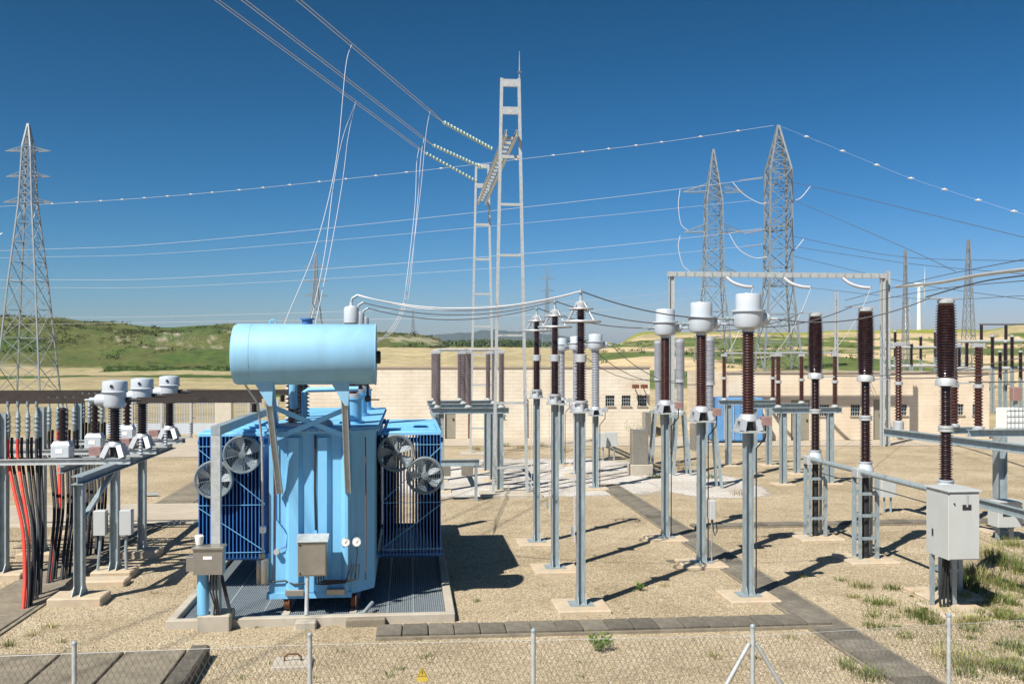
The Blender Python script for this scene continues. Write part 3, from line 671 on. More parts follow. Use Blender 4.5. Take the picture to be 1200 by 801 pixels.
ax = sum(p.x for p in AP) / 3; AP = [Vector((ax, p.y, 0)) for p in AP]
ar.location = AP[0]
copy_tree(ar, AP[1], 'middle brown surge arrester with grading rings in the row of three')
copy_tree(ar, AP[2], 'farthest brown surge arrester of the three, nearest the tall ladder gantry')

# ---------------- current transformers with pale tank heads
def make_ct(name, label, cat, zs, mats, group, head=1.0, box=True, nshed=30, postw=.16, pad=.95):
    zp, zi0, zi1, ztop = zs
    t = thing(name, label, cat, group=group)
    post_on_pad(t, zp, postw, pad); cap_plate(t, zp, .50 * head)
    # pedestal with window openings: four corner legs under a sloped collar
    hp = zi0 - zp - .03
    for sx in (-1, 1):
        for sy in (-1, 1):
            obj('pedestal_leg', MB().prism([(-.05, -.05), (.05, -.05), (.05, .05), (-.05, .05)], (sx * .17 * head, sy * .17 * head, zp + .03), (sx * .12 * head, sy * .12 * head, zp + .03 + hp * .7), (0, 1, 0)), M['alu'], t, smooth=False)
    obj('collar', MB().lathe([(.20 * head, zp + .03 + hp * .62), (.20 * head, zp + .03 + hp * .75), (.15 * head, zi0), (.13 * head, zi0 + .02)], n=20), M['alu'], t)
    obj('pedestal_core', MB().lathe([(.09 * head, zp + .03), (.09 * head, zp + .03 + hp * .66)], n=14), M['black'], t)
    insulator(t, zi0 + .02, zi1, nshed, mats[1], mats[2], mats[0], seg=22)
    h = ztop - zi1
    R1, R2 = .285 * head, .235 * head
    obj('tank', MB().lathe([(mats[1] * 1.15, zi1 - .03), (mats[1] * 1.2, zi1 + .02), (R1 * .86, zi1 + h * .10), (R1 * .97, zi1 + h * .2), (R1, zi1 + h * .48), (R1 * 1.0, zi1 + h * .50)], n=32), M['white'], t)
    obj('flange', MB().lathe([(R1 * 1.06, zi1 + h * .503), (R1 * 1.12, zi1 + h * .51), (R1 * 1.12, zi1 + h * .555), (R1 * 1.05, zi1 + h * .56)], n=32), M['white'], t)
    obj('lid', MB().lathe([(R2, zi1 + h * .563), (R2, zi1 + h * .95), (R2 * .94, zi1 + h * .99), (R2 * .5, ztop), (.02, ztop + .005)], n=32), M['white'], t)
    zc = zi1 + h * .33
    obj('primary_terminal', MB().lathe([(.03, 0), (.03, .10), (.05, .105), (.05, .15), (.018, .155), (.018, .30)], (-R1 * .97, 0, zc), 12, (-1, 0, 0)), M['steel'], t)
    obj('primary_terminal', MB().lathe([(.115 * head, 0), (.115 * head, .09), (.09 * head, .13), (.03, .135), (.02, .30)], (R1 * .93, 0, zc), 16, (1, 0, 0)), M['white'], t)
    if box:
        obj('terminal_box', MB().box(.24 * head, .24 * head + .17, -.11, .05, zp + hp * .45, zp + hp * .45 + .16, .01), M['red_box'] if box == 'red' else M['alu'], t, smooth=False)
        obj('bracket', MB().bar((.12, -.03, zp + hp * .7), (.245 * head, -.03, zp + hp * .7), .05, .05), M['pale_steel'], t, smooth=False)
        obj('cable', MB().tube([(.33 * head, -.03, zp + hp * .46), (.32 * head, -.03, zp - .1), (.22, -.03, zp - .22), (.145, -.03, zp - .3), (.143, -.03, .12)], .013, 6), M['black'], t)
    return t
BG = 'brown current transformers with pale tanks in the middle of the yard'
ct = make_ct('current_transformer', 'nearest current transformer with red brown insulator and pale tank, middle of the yard', 'current transformer', (3.10, 3.42, 4.98, 5.68), (M['brown_red'], .095, .128), BG, 1.0, 'red', 30)
CP = [G(876, 701), G(822, 662), G(780, 632)]
cx_ = sum(p.x for p in CP) / 3; CP = [Vector((cx_, p.y, 0)) for p in CP]
ct.location = CP[0]
c2 = copy_tree(ct, CP[1], 'middle red brown current transformer with a small grey box on its post')
copy_tree(ct, CP[2], 'farthest red brown current transformer of the three with pale tanks')
# small grey junction box of the middle one
obj('junction_box', MB().box(.135, .27, -.2, .05, 1.02, 1.42, .012), M['cabinet'], c2, smooth=False)
obj('conduit', MB().tube([(.20, -.1, 1.02), (.20, -.1, .1)], .016, 8), M['steel'], c2)
obj('cable_loop', MB().tube([(.19, -.2, 1.02), (.19, -.25, .8), (.22, -.26, .68), (.27, -.25, .78), (.26, -.22, .98)], .014, 6), M['black'], c2)
WG = 'pale grey instrument transformers of the rear bay'
wt = make_ct('instrument_transformer', 'nearest pale grey instrument transformer standing behind the surge arresters', 'instrument transformer', (2.50, 2.80, 4.72, 5.28), (M['grey_porcelain'], .115, .145), WG, 1.0, 'grey', 34, .18, .8)
WP = [G(697, 573), G(675, 557), G(659, 545)]
wx = sum(p.x for p in WP) / 3; WP = [Vector((wx, p.y, 0)) for p in WP]
wt.location = WP[0]
copy_tree(wt, WP[1], 'middle pale grey instrument transformer, half hidden behind the nearest surge arrester')
copy_tree(wt, WP[2], 'farthest pale grey instrument transformer, seen between two surge arresters')

# ---------------- tall brown breaker poles on ladder pedestals
KG = 'brown circuit breaker poles on ladder pedestals at right'
bk = thing('breaker_pole', 'nearest brown circuit breaker pole, standing behind the pale grey control cabinet', 'circuit breaker', group=KG)
obj('foundation', MB().box(-.55, .55, -.55, .55, -.05, .06, .02), M['pad'], bk, smooth=False)
for sx in (-1, 1):
    for sy in (-1, 1):
        obj('leg', MB().angle((sx * .165, sy * .165, .06), (sx * .165, sy * .165, 1.84), .075, .012, (0, 1, 0), -sx if False else (1 if sx < 0 else -1), 1 if sy < 0 else -1), M['steel'], bk, smooth=False)
for z in (.48, .98, 1.46):
    for sx, sy in ((0, -1), (0, 1), (-1, 0), (1, 0)):
        if sx == 0: obj('batten', MB().box(-.155, .155, sy * .172 - .006, sy * .172 + .006, z, z + .07), M['steel'], bk, smooth=False)
        else: obj('batten', MB().box(sx * .172 - .006, sx * .172 + .006, -.155, .155, z, z + .07), M['steel'], bk, smooth=False)
obj('drive_column', MB().lathe([(.075, .07), (.075, 1.86)], n=14), M['black'], bk)
obj('base_housing', MB().lathe([(.17, 1.86), (.17, 2.02), (.15, 2.06), (.135, 2.14), (.15, 2.16), (.15, 2.19)], n=20), M['white'], bk)
obj('drive_box', MB().box(-.26, -.02, -.15, .15, 1.845, 2.05, .02), M['pale_steel'], bk, smooth=False)
insulator(bk, 2.19, 3.09, 20, .085, .128, M['brown'], 'support_insulator', rs2=.116)
obj('joint_flange', MB().lathe([(.12, 3.09), (.145, 3.10), (.145, 3.14), (.12, 3.15), (.145, 3.16), (.145, 3.20), (.12, 3.21)], n=20), M['pale_steel'], bk)
insulator(bk, 3.21, 3.95, 17, .082, .124, M['brown'], 'support_insulator', rs2=.112)
obj('mid_terminal', MB().lathe([(.13, 3.95), (.19, 3.96), (.19, 4.05), (.165, 4.09), (.15, 4.11)], n=22), M['pale_steel'], bk)
obj('terminal_pad', MB().box(.17, .48, -.05, .05, 3.99, 4.02), M['alu'], bk, smooth=False)
obj('interrupter', MB().lathe([(.12, 4.11)] + [(r * (0.80 + .2 * math.sin(math.pi * min(1, max(0, (z - 4.11) / 1.38) * .94 + .03)) ** .5), z) for r, z in shed_prof(4.12, 5.49, 27, .160, .205)] + [(.12, 5.50)], n=24), M['brown'], bk)
obj('top_cap', MB().lathe([(.14, 5.50), (.155, 5.51), (.155, 5.56), (.10, 5.585)], n=22), M['pale_steel'], bk)
obj('terminal_pad', MB().box(-.33, .24, -.06, .06, 5.587, 5.61), M['alu'], bk, smooth=False)
KP = [G(1105, 698), G(1018, 656), G(955, 630)]
kx = sum(p.x for p in KP) / 3; KP = [Vector((kx, p.y, 0)) for p in KP]
bk.location = KP[0]
copy_tree(bk, KP[1], 'middle brown circuit breaker pole of the three on ladder pedestals')
copy_tree(bk, KP[2], 'farthest brown circuit breaker pole of the three on ladder pedestals')
pp = obj('operating_pipe', MB().tube([(kx - .14, KP[2].y + .3, 1.97), (kx - .14, KP[0].y - .25, 1.97)], .06, 12), M['steel']); tag(pp, 'grey pipe linking the brown breaker poles and running to the control cabinet', 'pipe')
pp = obj('tie_rod', MB().tube([(kx + .12, KP[2].y, 1.62), (kx + .12, KP[0].y - .3, 1.62)], .012, 6), M['steel']); tag(pp, 'thin steel rod running below the breaker linking pipe', 'rod')
xch = XY(1150, 19.2)
pp = obj('steel_channel', MB().hbeam((xch[0], xch[1] + .3, 1.68), (xch[0], 13.0, 1.68), .10, .16, .014), M['steel']); tag(pp, 'grey steel channel leaving the right side of the control cabinet', 'beam')
# control cabinet
cb = G(1130, 699); cbx = XY(1112, 17.25)[0]
cab = thing('control_cabinet', 'pale grey control cabinet with black plate in front of the nearest breaker pole', 'cabinet', (cbx, XY(1112, 17.25)[1] + .76, 0))
obj('body', MB().box(0, .56, -.75, 0, .98, 2.16, .008), M['cabinet'], cab, smooth=False)
obj('door', MB().box(.012, .548, -.772, -.752, 1.0, 2.13), M['cabinet'], cab, smooth=False)
obj('roof', MB().box(-.03, .59, -.80, .03, 2.163, 2.19, .006), M['cabinet'], cab, smooth=False)
obj('plate', MB().box(.24, .40, -.781, -.774, 1.85, 1.94), M['black'], cab, smooth=False)
obj('bracket', MB().box(.305, .335, -.79, -.783, 1.90, 2.12), M['alu'], cab, smooth=False)
obj('lock', MB().lathe([(.014, 0), (.014, .02)], (.09, -.774, 1.96), 10, (0, -1, 0)), M['black'], cab)
obj('handle', MB().box(-.012, -.002, -.25, -.21, 1.32, 1.44), M['black'], cab, smooth=False)
for x in (.08, .50): obj('leg', MB().angle((x, -.15, .06), (x, -.15, .978), .09, .012, (0, 1, 0)), M['steel'], cab, smooth=False)
for i, x in enumerate((.14, .19, .24)): obj('cable', MB().tube([(x, -.35, .99), (x - .02, -.33, .5), (x + .03 * i - .05, -.3, .2), (x - .02, -.3, -.02)], .024, 8), M['black'], cab)
obj('foundation', MB().box(-.15, .85, -.85, .1, -.05, .055, .02), M['pad'], cab, smooth=False)

# ---------------- centre break disconnectors
def make_disconnector(name, label, group, xs, zb, ztop, mat, leg_x, rc, rs, n=20, mid=True, arc=False):
    t = thing(name, label, 'disconnector', group=group)
    obj('base_beam', MB().hbeam((min(xs) - .25, 0, zb - .1), (max(xs) + .25, 0, zb - .1), .2, .2, .016), M['steel'], t, smooth=False)
    for x in leg_x:
        obj('foundation', MB().box(x - .35, x + .35, -.35, .35, -.05, .05, .02), M['pad'], t, smooth=False)
        obj('leg', MB().hbeam((x, 0, .05), (x, 0, zb - .205), .20, .22, .018, up=(1, 0, 0)), M['steel'], t, smooth=False)
    zm = (zb + ztop) / 2
    for x in xs:
        obj('turn_base', MB().lathe([(.13, zb), (.13, zb + .04), (.09, zb + .07), (.09, zb + .10)], (x, 0, 0), 14), M['pale_steel'], t)
        if mid:
            insulator(t, zb + .10, zm - .05, n // 2, rc * 1.08, rs * 1.08, mat, 'lower_insulator', (x, 0, 0), 16)
            obj('joint_flange', MB().lathe([(rs, zm - .05), (rs * 1.15, zm - .04), (rs * 1.15, zm + .04), (rs, zm + .05)], (x, 0, 0), 16), M['alu'], t)
            insulator(t, zm + .05, ztop, n // 2, rc, rs, mat, 'upper_insulator', (x, 0, 0), 16)
        else: insulator(t, zb + .10, ztop, n, rc, rs, mat, 'insulator', (x, 0, 0), 16)
        obj('contact_head', MB().box(x - .12, x + .12, -.07, .07, ztop + .003, ztop + .09, .01), M['alu'], t, smooth=False)
    obj('blade', MB().tube([(min(xs), 0, ztop + .125), (max(xs), 0, ztop + .125)], .032, 8), M['alu'], t)
    return t
DG = 'brown disconnector poles on steel stands in front of the right building'
Xa, Xb = 15.06, 12.98
D1 = make_disconnector('disconnector_pole', 'nearest brown two column disconnector stand before the right building', DG, (-1.04, 1.04), 2.72, 4.52, M['brown_red'], (-.86, .86), .062, .10)
ZD = [35.2, 38.2, 41.2]
yd = [FW[1] * z + RT[1] * ((14.02 - FW[0] * z) / RT[0]) for z in ZD]
D1.location = (14.02, yd[0], 0)
copy_tree(D1, (14.02, yd[1], 0), 'middle brown two column disconnector stand before the right building')
copy_tree(D1, (14.02, yd[2], 0), 'farthest brown two column disconnector stand, beside the blue container')
DG2 = 'grey disconnector poles behind the transformer'
xg = [XY(u, 33.4)[0] for u in (513, 549, 588)]; xo = xg[1]
D2 = make_disconnector('disconnector_pole', 'nearest grey three column disconnector stand right of the transformer radiators', DG2, [x - xo for x in xg], 2.80, 4.62, M['mauve_porcelain'], (xg[0] - xo + .1, xg[2] - xo - .05), .075, .11, 26, False)
ZD2 = [33.4, 36.2, 39.0]
for k, z in enumerate(ZD2):
    y = FW[1] * z + RT[1] * ((xo - FW[0] * z) / RT[0])
    if k == 0: D2.location = (xo, y, 0); y20 = y
    else: copy_tree(D2, (xo, y, 0), ['', 'middle grey three column disconnector stand behind the ladder gantry leg', 'farthest grey three column disconnector stand, close to the sand coloured wall'][k])
    y2n = y
fr = thing('tie_framework', 'steel beams tying the three grey disconnector stands together', 'frame', (xo, y20, 0))
for x in (xg[0] - xo - .1, xg[2] - xo + .1): obj('tie_beam', MB().hbeam((x, -.2, 2.45), (x, y2n - y20 + .2, 2.45), .12, .16, .012), M['steel'], fr, smooth=False)
# low mechanism rail with boxes
r0 = W(505, 541, 31.0); r1 = W(562, 541, 31.0)
ml = thing('mechanism_rail', 'low steel rail with two grey drive boxes right of the radiator', 'rail', (r0.x, r0.y, 0))
dx = (r1 - r0).x
obj('rail', MB().hbeam((0, 0, 1.2), (dx, 0, 1.2), .12, .2, .014), M['steel'], ml, smooth=False)
for x in (.25, .95): obj('drive_box', MB().box(x, x + .36, -.12, .14, .80, 1.09, .01), M['stainless'], ml, smooth=False)
for x in (.1, dx - .1): obj('leg', MB().bar((x, 0, 0), (x, 0, 1.098), .09, .09, (0, 1, 0)), M['steel'], ml, smooth=False)

# right hand stand close to the frame edge
xs0 = XY(1150, 24.9)[0]; ys0 = XY(1150, 24.9)[1]
rs_ = thing('busbar_stand', 'steel stand with a pair of brown insulators at the right picture edge', 'stand', (xs0, ys0, 0))
obj('base_beam', MB().hbeam((-.35, 0, 2.60), (2.6, 0, 2.60), .22, .18, .016), M['steel'], rs_, smooth=False)
obj('long_beam', MB().hbeam((-.95, 3.2, 2.40), (-.05, -4.5, 2.40), .2, .2, .016), M['steel'], rs_, smooth=False)
for x, y in ((-.08, -.0), (-.20, .9)):
    obj('turn_base', MB().lathe([(.14, 2.69), (.14, 2.74), (.09, 2.78)], (x, y, 0), 14), M['alu'], rs_)
    insulator(rs_, 2.78, 3.72, 12, .078, .118, M['brown_red'], 'lower_insulator', (x, y, 0), 16)
    obj('joint_flange', MB().lathe([(.11, 3.72), (.125, 3.73), (.125, 3.81), (.11, 3.82)], (x, y, 0), 16), M['alu'], rs_)
    insulator(rs_, 3.82, 4.74, 12, .07, .108, M['brown_red'], 'upper_insulator', (x, y, 0), 16)
    obj('contact_head', MB().box(x - .15, x + .15, y - .08, y + .08, 4.745, 4.84, .01), M['alu'], rs_, smooth=False)
obj('cross_beam', MB().hbeam((-.45, .9, 2.60), (.6, .9, 2.60), .2, .17, .016), M['steel'], rs_, smooth=False)
px = XY(1180, 25.3)
obj('post', MB().hbeam((px[0] - xs0, px[1] - ys0 + .3, .05), (px[0] - xs0, px[1] - ys0 + .3, 2.5), .24, .26, .018, up=(1, 0, 0)), M['steel'], rs_, smooth=False)
obj('foundation', MB().box(px[0] - xs0 - .45, px[0] - xs0 + .45, px[1] - ys0 - .15, px[1] - ys0 + .75, -.05, .05, .02), M['pad'], rs_, smooth=False)
b2 = W(1053, 492, 27.6)
obj('turn_base', MB().lathe([(.14, 2.50), (.14, 2.70), (.09, 2.74)], (b2.x - xs0, b2.y - ys0, 0), 14), M['alu'], rs_)
insulator(rs_, 2.74, 3.72, 12, .07, .105, M['brown_red'], 'lower_insulator', (b2.x - xs0, b2.y - ys0, 0), 16)
obj('joint_flange', MB().lathe([(.10, 3.72), (.115, 3.73), (.115, 3.81), (.10, 3.82)], (b2.x - xs0, b2.y - ys0, 0), 16), M['alu'], rs_)
insulator(rs_, 3.82, 4.8, 12, .066, .10, M['brown_red'], 'upper_insulator', (b2.x - xs0, b2.y - ys0, 0), 16)
obj('contact_head', MB().box(b2.x - xs0 - .2, b2.x - xs0 + .2, b2.y - ys0 - .08, b2.y - ys0 + .08, 4.805, 4.90, .01), M['alu'], rs_, smooth=False)
p = G(1178, 632)
sb = thing('switch_box', 'small pale box on a short stand at the right edge behind the grass', 'box', (p.x, p.y, 0))
obj('body', MB().box(-.34, .3, -.25, .2, .35, .95, .012), M['cabinet'], sb, smooth=False)
obj('roof', MB().box(-.37, .33, -.29, .23, .953, .98), M['cabinet'], sb, smooth=False)
obj('plate', MB().box(-.22, -.02, -.262, -.253, .62, .82), M['black'], sb, smooth=False)
for x in (-.2, .16): obj('leg', MB().bar((x, 0, 0), (x, 0, .348), .08, .08, (0, 1, 0)), M['steel'], sb, smooth=False)
p = G(1040, 600)
sb = thing('junction_box', 'small pale junction box on two pipes behind the middle breaker pole', 'box', (p.x, p.y, 0))
obj('body', MB().box(-.22, .22, -.1, .1, .45, .98, .012), M['cabinet'], sb, smooth=False)
for x in (-.1, .1): obj('leg', MB().tube([(x, 0, 0), (x, 0, .448)], .03, 8), M['steel'], sb)

# ---------------- grey breaker poles of the rear bay
RG = 'grey breaker poles of the rear bay'
rb = thing('rear_breaker_pole', 'nearest grey breaker pole on slanted legs, behind the middle brown current transformer', 'circuit breaker', group=RG)
for sx in (-1, 1):
    for sy in (-1, 1):
        obj('leg', MB().bar((sx * .34, sy * .3, 0), (sx * .14, sy * .14, 2.28), .09, .09, (0, 1, 0)), M['steel'], rb, smooth=False)
obj('drive_box', MB().box(-.62, -.38, -.3, .3, 1.3, 2.2, .01), M['stainless'], rb, smooth=False)
obj('drive_arm', MB().bar((-.40, 0, 2.22), (-.1, 0, 2.22), .1, .1), M['steel'], rb, smooth=False)
obj('base_housing', MB().lathe([(.2, 2.29), (.2, 2.40), (.15, 2.46)], n=18), M['alu'], rb)
insulator(rb, 2.46, 3.52, 24, .12, .150, M['grey_porcelain'], 'support_insulator', seg=18)
obj('mid_terminal', MB().lathe([(.16, 3.52), (.18, 3.53), (.18, 3.64), (.16, 3.65)], n=18), M['alu'], rb)
insulator(rb, 3.65, 5.05, 32, .155, .182, M['grey_porcelain'], 'interrupter', seg=18)
obj('top_cap', MB().lathe([(.17, 5.05), (.18, 5.06), (.18, 5.15), (.05, 5.2)], n=18), M['alu'], rb)
RP = [G(832, 571), G(797, 556), G(771, 545)]
rx = sum(p.x for p in RP) / 3
for k, p in enumerate(RP):
    if k == 0: rb.location = (rx, p.y, 0)
    else: copy_tree(rb, (rx, p.y, 0), ['', 'middle grey breaker pole on slanted legs, right of the farthest brown current transformer', 'farthest grey breaker pole on slanted legs, left of the farthest brown current transformer'][k])
p = G(749, 556)
kb = thing('kiosk', 'stainless control kiosk on a white concrete plinth in the rear bay', 'cabinet', (p.x, p.y, 0))
obj('body', MB().box(-.3, .3, -.25, .3, .42, 1.72, .01), M['stainless'], kb, smooth=False)
obj('door', MB().box(-.28, .28, -.262, -.252, .45, 1.68), M['stainless'], kb, smooth=False)
obj('plinth', MB().box(-.38, .46, -.35, .4, -.02, .417, .02), M['concrete'], kb, smooth=False)
for k, (u, v) in enumerate(((704, 540), (717, 539))):
    p = G(u, v); jb = thing('terminal_cabinet', ['left of two small pale cabinets on pipes in the rear bay', 'right of two small pale cabinets on pipes in the rear bay'][k], 'cabinet', (p.x, p.y, 0), 'small pale cabinets in the rear bay')
    obj('body', MB().box(-.22, .22, -.12, .12, .62, 1.22, .01), M['cabinet'], jb, smooth=False)
    for x in (-.12, .1): obj('pipe', MB().tube([(x, 0, 0), (x, 0, .618)], .035, 8), M['steel'], jb)

# ================================================================== left cable bay
XL = -5.98
YB = [G(133, 675).y, G(168, 651).y, XY(193, 25.1)[1]]
zb = 2.30
GL = 'current transformers with drum heads on the left bay'
def hsteel(t, name, p0, p1, w=.2, h=.2, up=(0, 0, 1)): return obj(name, MB().hbeam(p0, p1, w, h, .016, up), M['steel'], t, smooth=False)
bay = thing('cable_bay_frame', 'steel frame of posts and beams carrying the left cable terminations', 'frame', (XL, YB[0], 0))
fy = G(93, 706).y - YB[0]
for x, y, zt, pd in ((0, fy, 2.17, .95), (0, 0, 2.17, .8), (0, YB[1] - YB[0], 2.17, .8), (-2.18, 0, 3.36, .9), (-2.18, YB[1] - YB[0], 3.38, .9), (-2.18, YB[2] - YB[0], 3.38, .9)):
    obj('foundation', MB().box(x - pd / 2, x + pd / 2, y - .32, y + .32, -.05, .16, .025), M['pad'], bay, smooth=False)
    hsteel(bay, 'post', (x, y, .16), (x, y, zt), .19, .16, (1, 0, 0))
    for sx in (-1, 1):
        for sy in (-1, 1):
            mb = MB(); xx = x + sx * .07; y0 = y + sy * .02; yo = y + sy * .24
            mb.add([(xx - .008, y0, .162), (xx - .008, yo, .162), (xx - .008, y0, .40), (xx + .008, y0, .162), (xx + .008, yo, .162), (xx + .008, y0, .40)], [(0, 1, 2), (3, 5, 4), (0, 3, 4, 1), (1, 4, 5, 2), (2, 5, 3, 0)])
            obj('gusset', mb, M['steel'], bay, smooth=False)
for k, y in enumerate(YB):
    yy = y - YB[0]
    for dy in (-.17, .17): obj('cross_beam', MB().hbeam((-4.6, yy + dy, 2.38), (.35, yy + dy, 2.38), .09, .12, .012), M['pale_steel'], bay, smooth=False)
hsteel(bay, 'long_beam', (0, fy - .15, 2.255), (0, YB[2] - YB[0] + .3, 2.255), .2, .16)
hsteel(bay, 'long_beam', (-.95, -.4, 2.24), (-.95, YB[2] - YB[0] + .3, 2.24), .14, .14)
obj('brace', MB().bar((.05, fy + .1, 1.55), (.05, -.35, 2.16), .09, .06), M['steel'], bay, smooth=False)
# drum head current transformers on the frame
lc = thing('drum_current_transformer', 'nearest pale drum headed current transformer with black insulator on the left bay', 'current transformer', (XL, YB[0], 2.445), GL)
for sx in (-1, 1):
    for sy in (-1, 1): obj('pedestal_leg', MB().prism([(-.05, -.05), (.05, -.05), (.05, .05), (-.05, .05)], (sx * .20, sy * .2, 0), (sx * .11, sy * .11, .24), (0, 1, 0)), M['alu'], lc, smooth=False)
obj('pedestal_core', MB().lathe([(.09, .01), (.09, .22)], n=14), M['black'], lc)
obj('collar', MB().lathe([(.17, .22), (.17, .25), (.11, .33)], n=18), M['alu'], lc)
insulator(lc, .33, 1.02, 13, .085, .135, M['dark_porcelain'], seg=20)
obj('tank', MB().lathe([(.11, 1.00), (.20, 1.03), (.225, 1.08), (.225, 1.33)], n=28), M['white'], lc)
obj('lid', MB().lathe([(.262, 1.333), (.262, 1.345), (.248, 1.36), (.248, 1.53), (.235, 1.56), (.12, 1.585), (.02, 1.59)], n=28), M['white'], lc)
obj('drum', MB().lathe([(.125, 0), (.125, .17), (.105, .2)], (-.18, 0, 1.17), 18, (-1, 0, 0)), M['white'], lc)
obj('terminal', MB().lathe([(.06, 0), (.06, .12), (.03, .125), (.03, .24)], (-.38, 0, 1.17), 12, (-1, 0, 0)), M['steel'], lc)
obj('terminal', MB().lathe([(.06, 0), (.06, .10), (.04, .105), (.04, .3)], (.22, 0, 1.17), 12, (1, 0, 0)), M['black'], lc)
obj('gauge', MB().lathe([(.032, 0), (.032, .02)], (.0, -.247, 1.46), 12, (0, -1, 0)), M['black'], lc)
obj('terminal_box', MB().box(-.48, -.24, -.14, .06, .05, .22, .01), M['red_box'], lc, smooth=False)
obj('bracket', MB().bar((.15, -.1, .03), (.58, -.1, .03), .1, .03), M['pale_steel'], lc, smooth=False)
insulator(lc, .05, .42, 6, .03, .05, M['grey_porcelain'], 'spark_gap', (.54, -.1, 0), 12)
for k, y in enumerate(YB):
    if k: copy_tree(lc, (XL, y, 2.445), ['', 'middle pale drum headed current transformer on the left bay', 'farthest pale drum headed current transformer, on the left bay nearest the transformer'][k])
# voltage transformers: grey boxes with a black horn
vt = thing('voltage_transformer', 'nearest grey boxed voltage transformer with black horn on the left bay', 'voltage transformer', (XL - 1.03, YB[0], 2.445), 'grey voltage transformers on the left bay')
obj('tank', MB().box(-.185, .185, -.16, .16, .02, .25, .02), M['white'], vt, smooth=False)
obj('lid', MB().prism([(-.185, -.16), (.185, -.16), (.185, .16), (-.185, .16)], (0, 0, .253), (0, 0, .34), (0, 1, 0), [(-.14, -.11), (.14, -.11), (.14, .11), (-.14, .11)]), M['white'], vt, smooth=False)
insulator(vt, .34, 1.02, 7, .06, .115, M['dark_porcelain'], 'horn', seg=16)
obj('stem', MB().lathe([(.02, 1.02), (.02, 1.16)], n=8), M['steel'], vt)
obj('nameplate', MB().box(-.09, .05, -.166, -.1615, .10, .19), M['dial'], vt, smooth=False)
for k, y in enumerate(YB):
    if k: copy_tree(vt, (XL - 1.03, y, 2.445), ['', 'middle grey boxed voltage transformer with black horn on the left bay', 'farthest grey boxed voltage transformer with black horn on the left bay'][k])
# busbars
for k, y in enumerate(YB):
    zz = 3.61
    bb = thing('busbar', ['nearest', 'middle', 'farthest'][k] + ' flat dark brown busbar running from the left bay to the transformer', 'busbar', (XL, y, zz), 'dark busbars of the left bay')
    obj('bar', MB().box(-6.0, -.60, -.03, .03, -.06, .06), M['bus'], bb, smooth=False)
    obj('bar', MB().box(.44, 2.95, -.03, .03, -.06, .06), M['bus'], bb, smooth=False)
# cable terminations
def cable(name, label, cat, mat, x, y, ztop, foot, group, bow=.1, twin=None):
    t = thing(name, label, cat, (x, y, 0), group)
    fx, fy_ = foot[0] - x, foot[1] - y
    pts = [(0, 0, ztop - .62), (.0, 0, 2.5), (fx * .15 + bow * .2, fy_ * .1, 1.9), (fx * .55 + bow * .5, fy_ * .45, 1.2), (fx * .9 + bow * .2, fy_ * .85, .55), (fx, fy_, .02)]
    # smooth the path
    out = []
    P_ = [Vector(p) for p in pts]; P_ = [P_[0] * 2 - P_[1]] + P_ + [P_[-1] * 2 - P_[-2]]
    for i in range(1, len(P_) - 2):
        for s in range(6):
            q = s / 6; a, b_, c_, d_ = P_[i - 1:i + 3]
            out.append(.5 * ((2 * b_) + (-a + c_) * q + (2 * a - 5 * b_ + 4 * c_ - d_) * q * q + (-a + 3 * b_ - 3 * c_ + d_) * q ** 3))
    out.append(P_[-2])
    obj('sheath', MB().tube(out, .034, 10), mat, t)
    if twin is not None: obj('sheath', MB().tube([p + Vector((.05, .07, 0)) for p in out], .03, 10), twin, t)
    obj('termination', MB().lathe([(.034, ztop - .64), (.045, ztop - .55)] + [q for i in range(4) for q in ((.045, ztop - .5 + i * .09), (.062, ztop - .48 + i * .09), (.045, ztop - .45 + i * .09))] + [(.03, ztop - .1), (.022, ztop - .09), (.022, ztop + .02), (.034, ztop + .03), (.034, ztop + .12)], n=12), M['fan'], t)
    return t
FEET = [[G(27, 716), G(31, 713), G(38, 706), G(42, 700)], [G(56, 686), G(60, 682), G(72, 682), G(77, 677)], [G(96, 655), G(102, 653), G(112, 652), G(116, 648)]]
order = ['first', 'second', 'third', 'fourth']
for k, y in enumerate(YB):
    row = ['front', 'middle', 'back'][k]
    for i in range(4):
        us = [(14, 25, 36, 46), (63, 73, 82, 91), (101, 108, 115, 122)][k][i]
        Zk = [20.4, 22.6, 25.1][k]
        x = XY(us, Zk)[0]; red = (k == 0 and i < 2) or (k == 1 and i == 1)
        cable('power_cable', f'{order[i]} cable from the left in the {row} group of the left bay, {"red" if red else "black"} sheathed', 'cable', M['red'] if red else M['black'], x, y - .02, 3.48, (FEET[k][i].x, FEET[k][i].y, 0), 'power cables of the left bay', .05 - .02 * i, M['black'])
# grey boxes beside the second post
for s, (x0, lab) in enumerate(((-.37, 'left of two grey junction boxes clipped to the second left bay post'), (.14, 'right of two grey junction boxes clipped to the second left bay post'))):
    jb = thing('junction_box', lab, 'box', (XL + x0, YB[0] - .02, 0), 'junction boxes of the left bay')
    obj('body', MB().box(0, .24, -.18, .02, .88, 1.38, .012), M['cabinet'], jb, smooth=False)
    for z in (.98, 1.28): obj('bracket', MB().bar((.2 if s == 0 else .02, .05, z), (.30 if s == 0 else -.06, .05, z), .03, .03), M['pale_steel'], jb, smooth=False)
    obj('conduit', MB().tube([(.12, -.08, .88), (.10, -.08, .6), (.06 if s == 0 else .12, -.1, .1), (.05 if s == 0 else .12, -.1, 0)], .03, 8), M['steel'], jb)
p = G(140, 690)
t = obj('concrete_block', MB().box(-.55, .42, -.25, .22, -.02, .13, .03), M['pad'], smooth=False); t.location = (XL + .05, YB[0] - .75, 0); tag(t, 'low concrete block in front of the second left bay post', 'block')
